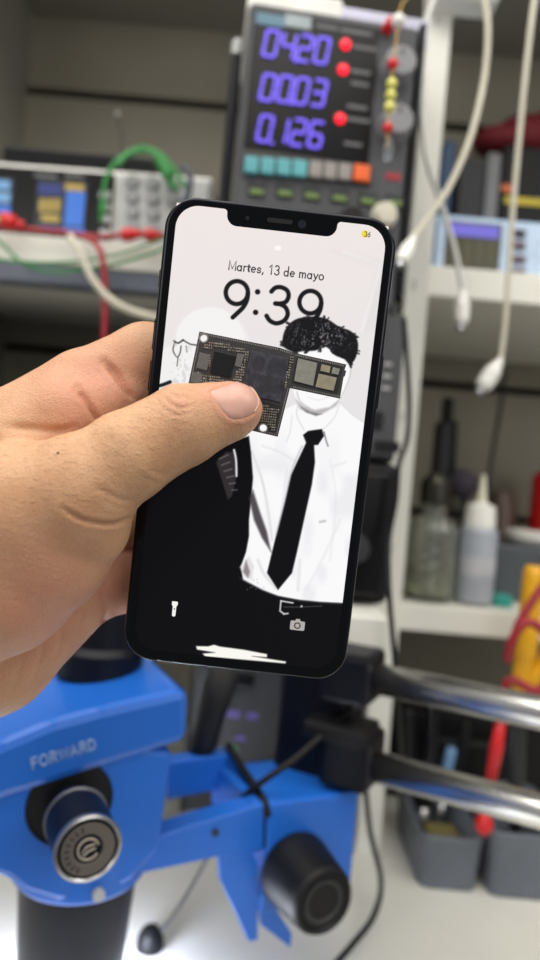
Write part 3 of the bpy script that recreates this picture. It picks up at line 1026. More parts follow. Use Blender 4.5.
sk = bpy.data.materials.new('skin')
sk.use_nodes = True
nt = sk.node_tree
b = nt.nodes['Principled BSDF']
tc = nt.nodes.new('ShaderNodeTexCoord')
def noise(scale, detail=3, rough=.6):
    q = nt.nodes.new('ShaderNodeTexNoise')
    q.inputs['Scale'].default_value = scale; q.inputs['Detail'].default_value = detail; q.inputs['Roughness'].default_value = rough
    nt.links.new(tc.outputs['Object'], q.inputs['Vector'])
    return q
def mixc(f, a, b_):
    q = nt.nodes.new('ShaderNodeMix'); q.data_type = 'RGBA'
    if isinstance(f, float): q.inputs['Factor'].default_value = f
    else: nt.links.new(f, q.inputs['Factor'])
    for s, v in ((6, a), (7, b_)):
        if hasattr(v, 'is_linked'): nt.links.new(v, q.inputs[s])
        else: q.inputs[s].default_value = lin(v)
    return q.outputs[2]
blot = noise(90, 4)
rp = nt.nodes.new('ShaderNodeMapRange'); rp.inputs['From Min'].default_value = .35; rp.inputs['From Max'].default_value = .65
nt.links.new(blot.outputs['Fac'], rp.inputs['Value'])
c1 = mixc(rp.outputs['Result'], SKIN_A, SKIN_B)
ar = nt.nodes.new('ShaderNodeAttribute'); ar.attribute_name = 'ruddy'
c2 = mixc(ar.outputs['Fac'], c1, SKIN_R)
fine = noise(1300, 2)
rp2 = nt.nodes.new('ShaderNodeMapRange'); rp2.inputs['From Min'].default_value = .3; rp2.inputs['From Max'].default_value = .7
rp2.inputs['To Min'].default_value = .0; rp2.inputs['To Max'].default_value = .16
nt.links.new(fine.outputs['Fac'], rp2.inputs['Value'])
c3 = mixc(rp2.outputs['Result'], c2, (150, 100, 70))
nt.links.new(c3, b.inputs['Base Color'])
b.inputs['Roughness'].default_value = .5
b.inputs['Specular IOR Level'].default_value = .35
b.inputs['Subsurface Weight'].default_value = .18
b.inputs['Subsurface Radius'].default_value = (1.0, .35, .18)
b.inputs['Subsurface Scale'].default_value = .0022
vor = nt.nodes.new('ShaderNodeTexVoronoi'); vor.feature = 'DISTANCE_TO_EDGE'; vor.inputs['Scale'].default_value = 900
nt.links.new(tc.outputs['Object'], vor.inputs['Vector'])
n2 = noise(700, 3)
ad = nt.nodes.new('ShaderNodeMath'); ad.operation = 'ADD'
nt.links.new(vor.outputs['Distance'], ad.inputs[0]); nt.links.new(n2.outputs['Fac'], ad.inputs[1])
bp = nt.nodes.new('ShaderNodeBump'); bp.inputs['Strength'].default_value = .5; bp.inputs['Distance'].default_value = .0005
nt.links.new(ad.outputs[0], bp.inputs['Height'])
nt.links.new(bp.outputs['Normal'], b.inputs['Normal'])
hand = link('hand', me, sk)
hand.location = base
tag(hand, 'left hand reaching in from the left, gripping the black phone, thumb pressed on the board', 'hand')

# nail plate: rings shrinking from the outline to its middle
ring_n = spline2(NAIL, True, 5)
cx, cy = 238.0, 401.0
rings = []
for s in (1.0, .93, .84, .7, .5, .25):
    rings.append([(cx + (p[0] - cx) * s, cy + (p[1] - cy) * s) for p in ring_n])
flat = [p for r in rings for p in r] + [(cx, cy)]
S3 = raycast(flat)
N3 = grad(S3, 1.2)
# smooth the plate so it reads as one curved sheet
hgt = []
for s in (1.0, .93, .84, .7, .5, .25):
    hgt += [{1.0: -.35, .93: -.02, .84: .14, .7: .2, .5: .24, .25: .26}[s]] * len(ring_n)
hgt.append(.26)
NP = S3 + N3 * np.array(hgt)[:, None]
n = len(ring_n)
fs = [(i * n + k, (i + 1) * n + k, (i + 1) * n + (k + 1) % n, i * n + (k + 1) % n) for i in range(5) for k in range(n)]
fs += [(5 * n + k, 6 * n, 5 * n + (k + 1) % n) for k in range(n)]
mbn = MB().add([Vector(p) for p in c2w(NP) - base], fs, True)
nail_m = mat('thumb nail', NAIL_C, .34, var=.05, scale=160, spec=.5)
nb = nail_m.node_tree.nodes['Principled BSDF']
nb.inputs['Subsurface Weight'].default_value = .15
nb.inputs['Subsurface Radius'].default_value = (1, .4, .3)
nb.inputs['Subsurface Scale'].default_value = .0015
nail = part('thumbnail', mbn, nail_m, hand)
nail['label'] = 'glossy pinkish thumbnail'
# free edge of the nail: a pale rim at the tip
edge = [(237, 381.5), (247, 384.2), (254, 390.5), (258, 398), (258, 405.5), (254, 412)]
E3 = raycast(spline2(edge)); EN = grad(E3, 1.2)
part('nail_free_edge', MB().tube([Vector(p) for p in c2w(E3 + EN * -.05) - base], .00028, 6), mat('nail edge', (214, 178, 150), .4), nail)
# mole
m3 = raycast([(58, 453)])
part('mole', MB().ball(Vector(c2w(m3)[0] - base), .0004, 10, 8), mat('mole brown', (70, 45, 35), .6), hand)
# short fine hairs on the back of the thumb and the wrist side
hb = MB()
rg = np.random.RandomState(5)
pts0 = []
while len(pts0) < 260:
    x, y = rg.uniform(-10, 185), rg.uniform(400, 505)
    if y > 512 - .35 * x - 60 and y < 535 - .38 * x:
        pts0.append((x, y))
roots = raycast(pts0)
tips = raycast([(p[0] + rg.uniform(3, 8), p[1] + rg.uniform(-1, 4)) for p in pts0])
rn = grad(roots)
for a, c, nn in zip(roots, tips, rn):
    if abs(a[2] - c[2]) < 3:
        mid = (a + c) / 2 + nn * .25
        q = c2w(np.array([a, mid, c + nn * .12])) - base
        hb.tube([Vector(p) for p in q], [.000024, .00002, .000012], 4, caps=False)
ho = part('fine_hair', hb, mat('fine dark hair', (110, 80, 58), .5), hand)
ho['kind'] = 'stuff'
# ================================================================== the place: wall, floor, shelving, bench
def kind(o, k):
    o['kind'] = k
    return o


DF, DB = .66, .95                     # front edge of the shelves, back wall
zat = lambda px, py, d: W(px, py, d).z
xat = lambda px, py, d: W(px, py, d).x
M['wall'] = mat('warm grey slatted wall board', (138, 133, 118), 0.6, var=.05, scale=8)
M['wall_gap'] = mat('dark groove', (40, 30, 22), 0.8)
M['floor'] = mat('grey floor tile', (120, 118, 114), 0.5, scale=4)
M['shelf_grey'] = mat('grey shelf laminate', (140, 138, 128), 0.5, var=.04, scale=12)
M['rail'] = mat('blue grey shelf rail', (92, 98, 110), 0.4, .3)

wall = MB()
zs = [0.0]
g1 = zat(130, 99, DB); g2 = zat(480, 388, DB)
step = (g1 - g2) / 2
grooves = sorted([g2 + step * k for k in range(-1, 5)])
prev = 0.0
for gz in grooves:
    if gz < .05: continue
    wall.box((0, DB + .009, (prev + gz - .005) / 2), (2.4, .018, gz - .005 - prev), .001)
    prev = gz + .006
wall.box((0, DB + .009, (prev + 2.5) / 2), (2.4, .018, 2.5 - prev), .001)
wo = kind(part('wall_back', wall, M['wall']), 'structure')
kind(part('wall_groove', MB().box((0, DB + .024, 1.25), (2.4, .006, 2.5)), M['wall_gap'], wo), 'structure')
kind(part('floor', MB().box((0, -.4, -.01), (4.0, 2.8, .02)), M['floor']), 'structure')

bench = thing('workbench', 'white workbench along the wall carrying the microscope and the shelving', 'workbench', (0, .6, 0))
part('worktop', MB().box((0, .59, DESK_Z - .014), (2.2, .72, .028), .003), M['white_board'], bench, True)
for x in (-1.0, 1.0):
    part('leg_panel', MB().box((x, .6, (DESK_Z - .028) / 2), (.03, .66, DESK_Z - .028), .002), M['white_board'], bench, True)

xl = xat(28, 80, DB); xp = xat(435.5, 50, DF); xr = .62
shelving = thing('shelving_unit', 'white shelving unit with a slotted upright between two bays of equipment', 'shelving', (xp, .8, DESK_Z))
def board_at(x0, x1, d0, z0, z1, m):
    return part('shelf', MB().box(((x0 + x1) / 2, (d0 + DB) / 2, (z0 + z1) / 2), (x1 - x0, DB - d0, z1 - z0), .0015), m, shelving, True)
zTop = CAM.z + .60
board_at(xl - .02, xr, DF, zTop, zTop + .026, M['shelf_grey'])
zL1, zL0 = zat(60, 237, DF), zat(60, 264, DF)
board_at(xl, xp - .012, DF, zL0, zL1, M['white_board'])
part('shelf_rail', MB().box(((xl + xp) / 2, DF + .012, zL0 - .010), (xp - xl - .03, .02, .019), .002), M['rail'], shelving, True)
zR1, zR0 = zat(480, 269, DF), zat(480, 300, DF)
board_at(xp + .012, xr, DF, zR0, zR1, M['white_board'])
zB1, zB0 = zat(450, 608, DF), zat(450, 634, DF)
board_at(xp + .012, xr, DF, zB0, zB1, M['white_board'])
zS1 = zat(368, 611, .525); zS0 = zS1 - .022
board_at(xl, xat(386, 620, .51), .50, zS0, zS1, M['white_board'])
post = part('upright', MB().box((xp, DF + .004, (DESK_Z + zTop) / 2), (.0225, .03, zTop - DESK_Z), .0015), M['white_board'], shelving, True)
for k in range(7):
    part('slot_hole', MB().box((xp - .003, DF - .0112, CAM.z - .3 + k * .123), (.003, .0006, .009)), M['light_grey'], post, True)
part('side_panel', MB().box((xl - .009, (DF + DB) / 2, (DESK_Z + zTop) / 2), (.018, DB - DF, zTop - DESK_Z), .001), M['shelf_grey'], shelving, True)
part('side_panel', MB().box((xr + .009, (DF + DB) / 2, (DESK_Z + zTop) / 2), (.018, DB - DF, zTop - DESK_Z), .001), M['shelf_grey'], shelving, True)

# ================================================================== bench power supply
P = Frame(327, 300, .54, 6)
psu = P.thing('power_supply', 'grey bench power supply with three purple number rows and a key strip', 'power supply')
part('casing', P.rect(MB(), 237.5, 12, 407.5, 300, .004, .20, .004), M['mid_grey'], psu)
fr = P.rect(MB(), 237.5, 12, 407.5, 300, -.003, .004, .003)
part('front_frame', fr, mat('grey front moulding', (74, 75, 79), .45, spec=.3), psu)
pan = part('display_window', P.rect(MB(), 249, 17, 375.5, 157, -.0045, -.002, .001), M['black_gloss'], psu)
part('key_strip', P.rect(MB(), 243, 156, 374, 178, -.0042, -.002, .001), mat('dark key surround', (48, 47, 48), .5), psu)
part('name_plate', P.rect(MB(), 256, 13.5, 285, 26, -.0055, -.004, .0008), mat('slate blue plate', (86, 122, 142), .45), psu)
part('name_plate', P.rect(MB(), 285, 15, 311.5, 28, -.0055, -.004, .0008), mat('pale grey plate', (150, 162, 166), .45), psu)
M['digit'] = glow('purple lit segments', (122, 96, 255), 1.35)
M['red_lamp'] = glow('red lamp', (255, 26, 50), 1.8)
SEG = {'0': 'abcdef', '1': 'bc', '2': 'abged', '3': 'abgcd', '4': 'fgbc', '6': 'afgedc'}
def seven(ch, px, py, dot=None):
    c = P.at(px, py, -.0055)
    h, w, t = .0096, .0046, .0016
    mb = MB()
    S = Matrix(((1, 0, .12, c.x), (0, 1, 0, c.y), (0, 0, 1, c.z), (0, 0, 0, 1)))
    pos = {'a': (0, h, 1), 'g': (0, 0, 1), 'd': (0, -h, 1), 'f': (-w, h / 2, 0), 'b': (w, h / 2, 0), 'e': (-w, -h / 2, 0), 'c': (w, -h / 2, 0)}
    for s in SEG[ch]:
        x, z, hor = pos[s]
        mb.box((x, 0, z), ((2 * w - .0004, .0012, t * 1.35) if hor else (t * 1.35, .0012, h - .0006)), .0007, S)
    if dot:
        mb.box((dot, 0, -h - .0006), (.0024, .0012, .0024), .0006, S)
    return part('digit', mb, M['digit'], pan)
for ch, px, py, dt in (('0', 271, 43.5, None), ('4', 288.5, 46, .0072), ('2', 305, 48.5, None), ('0', 322, 50.5, None),
                       ('0', 268, 87.5, None), ('0', 285, 89, .0068), ('0', 301.5, 91, None), ('3', 319, 93, None),
                       ('0', 265, 128.5, .0075), ('1', 281, 130.5, None), ('2', 298.5, 132.5, None), ('6', 316, 134.5, None)):
    seven(ch, px, py, dt)
for px, py in ((345.5, 45), (343, 70), (340, 119)):
    c = P.at(px, py, -.0045)
    part('indicator_lamp', MB().lathe([(.0041, 0), (.0041, .0015), (.0028, .0026), (0, .003)], c, (0, -1, 0), 20), M['red_lamp'], psu)
for x0, x1, y in ((353, 377, 48), (351, 371, 72), (351, 369, 84), (347, 367, 107), (347, 370, 120), (344, 362, 144), (316, 338, 27), (340, 372, 32)):
    part('panel_print', P.rect(MB(), x0, y - 1.6, x1, y + 1.6, -.0048, -.0044), M['label_grey'], psu)
for i, (x0, x1) in enumerate(((244.5, 258.7), (260.7, 275), (277, 291), (292.6, 307.4), (309.6, 322.7), (324.4, 337), (339, 351.8), (354, 370.5))):
    y = 164 + (x0 - 244) * .075
    part('key', P.rect(MB(), x0, y - 8.5, x1, y + 8.5, -.0085, -.004, .0012), M['teal'] if i < 4 else (M['grey_key'] if i < 7 else M['orange']), psu)
M['green_mark'] = mat('lime print', (98, 122, 62), .5)
for px, py in ((256.7, 189.5), (285, 191), (312, 193.5), (340, 196), (368, 199), (395, 201)):
    part('panel_print', P.rect(MB(), 386, 173, 401, 180, -.0036, -.0028), M['dark_red'], psu) if px == 256.7 else None
    s = part('selector_slot', P.rect(MB(), px - 9, py - 7, px + 9, py + 7, -.0045, -.002, .001), M['dark_grey'], psu)
    part('slot_mark', P.rect(MB(), px - 7, py - 1, px + 7, py + 5, -.0052, -.0042, .0005), M['green_mark'], s)
for px, py in ((397, 70), (394, 127)):
    c = P.at(px, py, -.003)
    k = part('dial', MB().lathe([(.0135, 0), (.0128, .002), (.0116, .013), (.0105, .0145), (0, .0145)], c, (0, -1, 0), 28), mat('pale grey dial', (132, 132, 136), .4), psu)
    part('dial_mark', MB().box((c.x, c.y - .0147, c.z + .006), (.0012, .0006, .006)), M['dark_grey'], k)
for px, py, m_, r in ((387, 30, 'red', .0045), (383, 217, 'cream_cable', .010), (350, 222, 'black_plastic', .010)):
    c = P.at(px, py, -.003)
    part('terminal', MB().lathe([(r, 0), (r, .004), (r * .8, .005), (r * .8, .011), (0, .0115)], c, (0, -1, 0), 20), M[m_], psu)
part('side_rail', P.rect(MB(), 409, 20, 416, 300, .002, .19, .002), M['black_plastic'], psu)

# bead charm hanging off the supply
PC = Frame(395, 160, .505, 0)
charm = PC.thing('bead_charm', 'string of red, yellow and white beads dangling down the power supply', 'bead charm')
cp = [(398.5, 21), (396, 42), (393, 64), (391.5, 84), (390.5, 96), (389.5, 108), (388, 128), (387.5, 150)]
part('cord', MB().tube(smooth_path([PC.I @ W(*q_) for q_ in ((434, -16, .622), (420, -8, .59), (408, -3, .55), (401.5, 6, .515))] + [PC.at(*q_) for q_ in cp], 4), .0007, 6), mat('golden cord', (190, 150, 60), .4), charm)
for px, py, m_, r in ((398.5, 21, 'white', .0050), (393, 64, 'red', .0040), (391.8, 84, 'yellow_bead', .0040), (390.8, 95.5, 'yellow_bead', .0040), (389.8, 107, 'yellow_bead', .0040), (388, 128, 'red', .0038)):
    part('bead', MB().ball(PC.at(px, py), r), M[m_], charm)
part('pendant', MB().lathe([(0, 0), (.0026, .002), (.0036, .009), (.0022, .016), (0, .018)], PC.at(387.3, 162), (0, 0, 1), 14), M['frosted'], charm)

# things lying on the supply
q = P.at(300, 12, .03)
T = Frame(300, 12, .56, 6)
mb = MB().box((-.012, .04, .0097), (.075, .11, .019), .003)
tray = single('plastic_packet', mb.box((-.02, .04, .024), (.05, .08, .008), .003), M['white'], 'white packet lying on top of the power supply', 'packet')
tray.location = (psu.matrix_world @ Vector((0, 0, 0))) if False else tray.location
top_z = P.at(322, 12, 0).z + P.o.z
tray.location = W(290, 12, .60); tray.location.z = top_z + .0006; tray.rotation_euler = (0, 0, math.radians(6))
tr2 = single('silver_case', MB().box((0, 0, .013), (.078, .10, .026), .003), mat('pale lavender casing', (176, 176, 196), .3, .2), 'pale lavender case lying beside the packet on the power supply', 'case')
tr2.location = W(372, 12, .62); tr2.location.z = top_z + .0006; tr2.rotation_euler = (0, 0, math.radians(6))

# devices stacked below the supply
D2 = Frame(327, 457, .545, 5)
hot = D2.thing('rework_station', 'dark grey rework station stacked under the power supply', 'rework station')
hz = P.o.z - D2.o.z - .0008
c0 = D2.at(238, 380, .004).x; c1 = D2.at(402, 390, .004).x
part('casing', MB().box(((c0 + c1) / 2, .10, hz / 2), (c1 - c0, .19, hz), .005), M['dark_grey'], hot)
fp = part('front_panel', MB().box(((c0 + c1) / 2, .003, hz / 2), (c1 - c0 - .006, .006, hz - .008), .002), mat('grey front panel', (72, 73, 76), .45, spec=.3), hot)
for px, py in ((388, 364), (387, 376), (386, 388)):
    part('status_mark', D2.rect(MB(), px - 4, py - 1.5, px + 4, py + 1.5, -.0007, .0), M['light_grey'], fp)
part('socket', D2.rect(MB(), 371, 411, 383, 429, -.0025, .0, .001), M['black_plastic'], hot)
part('vent_strip', D2.rect(MB(), 374, 441, 400, 452, -.0015, .0, .0005), M['black_plastic'], hot)
D3 = Frame(327, 610, .545, 4)
low = D3.thing('soldering_station', 'black station at the bottom of the stack under the power supply', 'soldering station')
D3z = zS1 + .0006
low.location.z = D3z
lh = D2.o.z - D3z - .0008
c1 = D3.at(396, 530, 0).x
part('casing', MB().box((c1 / 2 - .03, .10, lh / 2), (c1 + .06, .19, lh), .006), M['black_plastic'], low)
part('front_panel', MB().box((c1 / 2 - .03, -.0005, lh / 2), (c1 + .04, .012, lh - .016), .003), M['black_gloss'], low)
for k in range(2):
    part('dial', MB().lathe([(.012, 0), (.011, .012), (0, .0125)], (-.03 + .045 * k, -.006, lh * .4), (0, -1, 0), 20), M['dark_grey'], low)

rod = Frame(226, 300, .53, 0)
antenna = thing('metal_rod', 'slim black rod with a grey cap standing left of the power supply', 'rod', (xat(231, 120, .545), .545, zS1))
zt = zat(234, 40, .545) - zS1
part('shaft', MB().lathe([(0, .0005), (.0042, .0005), (.0042, zt - .012), (0, zt - .012)], (0, 0, 0), (0, 0, 1), 16), M['navy'], antenna)
part('cap', MB().lathe([(.0046, zt - .012), (.0046, zt - .003), (.003, zt), (0, zt)], (0, 0, 0), (0, 0, 1), 16), M['light_grey'], antenna)
part('foot', MB().lathe([(.012, .0004), (.012, .006), (.005, .009), (.004, .012)], (0, 0, 0), (0, 0, 1), 16), M['black_plastic'], antenna)

# ================================================================== left shelf
O = Frame(95, 237, .685, -2)
scope = O.thing('bench_oscilloscope', 'wide white bench instrument with a black screen half and a button half', 'oscilloscope')
scope.location.z = zL1 + .0006
o_top = O.at(95, 157, 0).z
X0, X1, XM = O.at(-40, 195).x, O.at(211, 200).x, O.at(115, 195).x
part('casing', MB().box(((X0 + X1) / 2, .075, o_top / 2), (X1 - X0, .15, o_top - .001), .004), M['white'], scope)
part('button_panel', MB().box(((XM + X1) / 2, -.0005, o_top / 2), (X1 - XM - .004, .006, o_top - .01), .002), mat('pale grey button field', (188, 190, 190), .5), scope)
bp_ = part('screen_surround', MB().box(((X0 + XM) / 2, -.001, o_top / 2 - .002), (XM - X0 - .002, .008, o_top - .008), .002), M['black_gloss'], scope)
M['s_blue'] = glow('blue screen block', (60, 130, 235), .8)
M['s_dblue'] = glow('dark blue screen block', (40, 62, 140), .7)
M['s_cyan'] = glow('pale blue screen block', (130, 185, 235), .8)
M['s_yellow'] = glow('yellow screen figures', (208, 178, 84), .75)
M['s_green'] = glow('green screen block', (60, 190, 60), .8)
M['s_dark'] = glow('dark screen', (20, 26, 44), .5)
sc1 = part('screen', O.rect(MB(), 36, 169, 87, 224, -.0062, -.0045, .0005), M['s_dark'], scope)
def blk(x0, y0, x1, y1, m_, par, nm='screen_block', y=-.0068):
    return part(nm, O.rect(MB(), x0, y0, x1, y1, y, y + .0007), M[m_], par)
blk(39, 173, 63, 184, 's_dblue', sc1); blk(66, 181, 85, 215, 's_blue', sc1); blk(66, 173, 85, 180, 's_yellow', sc1)
blk(40, 215, 62, 222, 's_dblue', sc1); blk(64, 217, 85, 223, 's_blue', sc1)
for k in range(3):
    blk(40 + k * 7.5, 188, 45.5 + k * 7.5, 201, 's_yellow', sc1, 'screen_figure'); 
blk(42, 204, 60, 211, 's_yellow', sc1, 'screen_figure')
sc2 = part('screen', O.rect(MB(), -30, 166, 13, 222, -.0062, -.0045, .0005), M['s_dark'], scope)
blk(-20, 169, 11, 178, 's_cyan', sc2); blk(-20, 181, 11, 191, 's_cyan', sc2); blk(-20, 194, 11, 202, 's_blue', sc2); blk(-20, 205, 11, 211, 's_green', sc2)
for x0, x1 in ((35, 58), (66, 85)):
    part('panel_print', O.rect(MB(), x0, 163.5, x1, 166.5, -.0055, -.0048), M['label_grey'], bp_)
for py in (184, 196, 208, 222):
    part('key', O.rect(MB(), 100, py - 4, 111, py + 4, -.0085, -.005, .001), M['light_grey'], scope)
for ix, px in enumerate((134, 154, 174)):
    for py in (172, 187, 202, 217):
        if ix == 2 and py > 190: continue
        c = O.at(px, py + ix * 1.2, -.0035)
        part('button', MB().lathe([(.0068, 0), (.0064, .004), (.0055, .005), (0, .005)], c, (0, -1, 0), 16), mat('grey button', (152, 154, 156), .5), scope)
for py in (205, 222):
    c = O.at(186, py, -.0035)
    part('jack', MB().lathe([(.005, 0), (.005, .006), (.003, .006), (.003, .002), (0, .002)], c, (0, -1, 0), 16), M['steel'], scope)

bxf = Frame(95, 150, .74, -2)
sb = single('black_case', MB().box((0, 0, .015), (.165, .09, .030), .003), M['black_gloss'], 'flat black case lying on top of the wide white instrument', 'case')
sb.location = (xat(95, 150, .76), .765, scope.location.z + o_top + .0006)
ant = thing('thin_wire', 'thin dark wire with a pale tip rising above the white instrument', 'wire', (xat(124, 148, .72), .715, scope.location.z + o_top + .0006))
b0 = ant.location
pp = [Vector((0, 0, .0006)), W(122, 136, .715) - b0, W(119, 122, .715) - b0, W(117.5, 114, .715) - b0]
part('strand', MB().tube(smooth_path(pp, 5), .0008, 6), M['dark_grey'], ant)
part('tip', MB().ball(pp[-1], .0022, 10, 8), M['light_grey'], ant)

# test leads on the left shelf
def lead(nm, label, cat, px, d, r, m_, ends=(), group=None):
    pts = smooth_path([W(p[0], p[1], p[2] if len(p) > 2 else d) for p in px], 8)
    t = thing(nm, label, cat, pts[0], (0, 0, 0), group)
    part('cable', MB().tube([p - pts[0] for p in pts], r, 10), m_, t)
    for e in ends:
        nm2, a, b2, r0, r1, m2 = e
        A = W(*a) - pts[0]; B = W(*b2) - pts[0]
        part(nm2, MB().lathe([(0, 0), (r0, 0), (r0, (B - A).length * .55), (r1, (B - A).length * .7), (r1, (B - A).length), (0, (B - A).length)], A, B - A, 14), m2, t)
    return t
lead('test_lead', 'green lead looped over the corner of the white instrument, highest of the green leads', 'test lead', [(103, 205, .655), (106, 180, .655), (118, 160, .66), (140, 148, .67), (160, 154, .665), (176, 172, .655), (186, 188, .652)], .66, .0022, M['green_wire'],
     [('clip', (104, 200, .655), (101, 222, .655), .0035, .0022, M['green_wire'])])
lead('test_lead', 'thick green clip lead hanging over the button half of the white instrument', 'test lead', [(118, 166, .655), (130, 154, .66), (150, 152, .662), (164, 166, .656), (170, 186, .652)], .66, .0023, M['green_wire'],
     [('clip', (160, 160, .652), (176, 190, .650), .0058, .003, M['green_wire'])])
lead('test_lead', 'dark clip lead ending beside the green clips on the white instrument', 'test lead', [(182, 166, .655), (190, 178, .652), (186, 200, .650), (176, 212, .648)], .655, .0032, mat('slate insulation', (70, 76, 90), .5))
lead('test_lead', 'green lead sagging lowest along the front edge of the left shelf', 'test lead', [(-20, 224, .645), (2, 244, .640), (24, 264, .640), (56, 272, .640), (100, 267, .640), (140, 257, .640), (170, 246, .640)], .64, .0015, M['green_wire'])
lead('test_lead', 'green lead crossing the front edge of the left shelf above the lowest one', 'test lead', [(-20, 256, .636), (20, 262, .636), (70, 262, .636), (120, 254, .636), (170, 236, .640)], .64, .0012, M['green_wire'])
lead('test_lead', 'red lead with clips lying along the foot of the white instrument', 'test lead', [(-20, 226, .650), (20, 229, .648), (60, 232, .648), (100, 237, .648), (135, 234, .648), (170, 236, .648)], .65, .0026, M['dark_red'],
     [('clip', (2, 220, .643), (24, 226, .645), .0075, .004, M['red']), ('clip', (122, 235, .645), (142, 234, .645), .006, .004, M['red']), ('clip', (146, 235, .645), (160, 236, .645), .006, .004, M['red'])])
lead('test_lead', 'dark red lead dropping straight down from the left shelf towards the hand', 'test lead', [(82, 236, .642), (96, 244, .636), (103, 262, .632), (105, 300, .632), (104, 345, .632), (100, 400, .64)], .635, .0028, M['dark_red'])
lead('power_cable', 'white cable curving from the left shelf in behind the phone', 'cable', [(70, 236, .640), (80, 252, .632), (92, 278, .630), (110, 299, .630), (135, 312, .630), (175, 320, .630), (230, 318, .630)], .63, .0034, M['cream_cable'])
bc = single('bay_shade_box', MB().box((0, 0, .085), (.30, .16, .17), .006), M['black_plastic'], 'black case added to darken the shaded bay below the left shelf', 'case')
bc.location = (xat(40, 380, .85), .85, zS1 + .0006)  # added black box standing in for the shade under the shelf

# ================================================================== right upper shelf
R = Frame(490, 269, .685, 0)
meter = R.thing('signal_meter', 'pale blue instrument with a purple topped screen on the right shelf', 'meter')
meter.location.z = zR1 + .0006
r_top = R.at(490, 208, 0).z
x0, x1 = R.at(432, 237).x, R.at(600, 245).x
part('casing', MB().box(((x0 + x1) / 2, .08, r_top / 2), (x1 - x0, .16, r_top - .001), .005), M['pale_blue'], meter)
part('front_panel', MB().box(((x0 + x1) / 2, -.0008, r_top / 2), (x1 - x0 - .008, .006, r_top - .009), .002), mat('pale front panel', (186, 206, 230), .5), meter)
s = part('screen', R.rect(MB(), 446, 213, 502, 262, -.0052, -.003, .001), mat('olive screen', (74, 72, 58), .3), meter)
M['violet'] = glow('violet screen band', (130, 122, 235), .8)
M['olive'] = glow('olive screen figures', (120, 116, 82), .45)
part('screen_band', R.rect(MB(), 449, 216, 500, 228, -.0058, -.005), M['violet'], s)
for k in range(4):
    part('screen_figure', R.rect(MB(), 452 + k * 12, 232, 460 + k * 12, 256, -.0058, -.005), M['olive'], s)
for k, py in enumerate((224, 236, 250, 263)):
    part('button', R.rect(MB(), 513, py - 3.5, 527, py + 3.5, -.0068, -.003, .001), mat('dark button', (92, 74, 80), .5) if k else M['dark_grey'], meter)

def shelf_box(nm, label, cat, x0, x1, ytop, d, dep, zb, m_, group=None, bev=.003):
    xa, xb = xat(x0, ytop + 30, d), xat(x1, ytop + 30, d)
    zt_ = zat((x0 + x1) / 2, ytop, d)
    return single(nm, MB().box(((xa + xb) / 2, d + dep / 2, (zb + zt_) / 2 + .0004), (xb - xa, dep, zt_ - zb - .0004), bev), m_, label, cat, group)
zz = zR1 + .0006
shelf_box('blue_book', 'narrow dark blue box standing beside the upright on the right shelf', 'box', 442, 454, 140, .86, .06, zz, mat('dark blue card', (34, 66, 100), .5))
shelf_box('grey_box', 'dark grey box behind the pale blue instrument', 'box', 458, 484, 160, .855, .07, zz, M['dark_grey'])
shelf_box('grey_box', 'pale grey box behind the pale blue instrument', 'box', 486, 500, 152, .855, .07, zz, mat('mid grey card', (112, 114, 116), .5))
blk_ = thing('black_box', 'black box with a yellow foot stripe, under the red bag', 'box', (xat(535, 180, .855), .885, zz))
zt_ = zat(530, 146, .855) - zz
wx = .10
part('carton', MB().box((.01, 0, zt_ / 2), (wx, .06, zt_), .003), M['black_plastic'], blk_)
zy = zat(530, 204, .855) - zz
part('yellow_stripe', MB().box((.01, -.031, zy + .002), (wx - .01, .002, .008)), mat('yellow tape', (200, 180, 50), .5), blk_)
part('orange_tag', MB().box((-.034, -.031, zt_ * .75), (.012, .002, .008)), mat('orange tag', (214, 110, 60), .5), blk_)
mb = MB()
c = Vector((xat(528, 133, .875), .89, blk_.location.z + zt_ + .0006))
for dx, dz, rx, rz in ((-.04, .018, .034, .018), (-.01, .027, .036, .027), (.03, .034, .04, .034), (.07, .03, .035, .03)):
    mb.ball((c.x + dx + .01, c.y, c.z + dz), (rx, .03, rz), 20, 12)
single('red_bag', mb, mat('crumpled red fabric', (112, 16, 28), .7, bump=.6, scale=90), 'crumpled red bag lying on the black box', 'bag')

# ================================================================== right lower shelf
zz = zB1 + .0006
JX = xat(426, 600, .70)
jar = thing('glass_jar', 'square shouldered clear glass jar with a dark metal cap', 'jar', (JX, .70, zz))
hB = zat(430, 521, .70) - zz; hN = zat(430, 492, .70) - zz; hC = zat(430, 476, .70) - zz
r = .0250
part('jar_body', MB().lathe([(0, .0005), (r - .002, .0005), (r, .003), (r, hB - .008), (r * .85, hB), (.0125, hB + .006), (.0125, hN), (.0105, hN), (.0105, hB + .006), (r * .8, hB - .003), (r - .003, hB - .010), (r - .003, .005), (0, .004)], (0, 0, 0), (0, 0, 1), 40), M['glass'], jar)
part('solvent', MB().lathe([(0, .0045), (r - .0036, .0052), (r - .0036, hB * .42), (0, hB * .42)], (0, 0, 0), (0, 0, 1), 32), glass('olive solvent', (205, 205, 170), .1, 1.35), jar)
part('wire_coil', MB().tube([(.010 * math.cos(t * 1.1) * (1 - t / 40), .010 * math.sin(t * 1.1) * (1 - t / 40), .012 + t * .0022) for t in range(20)], .0018, 8), M['steel'], jar)
part('cap', MB().lathe([(.0145, hN - .012), (.0150, hN - .008), (.0150, hC - .006), (.011, hC), (.006, hC + .004), (0, hC + .005)], (0, 0, 0), (0, 0, 1), 28), mat('dark metal cap', (62, 60, 54), .25, .7), jar)
BX = xat(473, 600, .70)
bot = thing('dropper_bottle', 'frosted plastic bottle with a white cone nozzle beside the glass jar', 'bottle', (BX, .70, zz))
h1 = zat(477, 527, .70) - zz; h2 = zat(477, 502, .70) - zz; h3 = zat(477, 474, .70) - zz
r = .0186
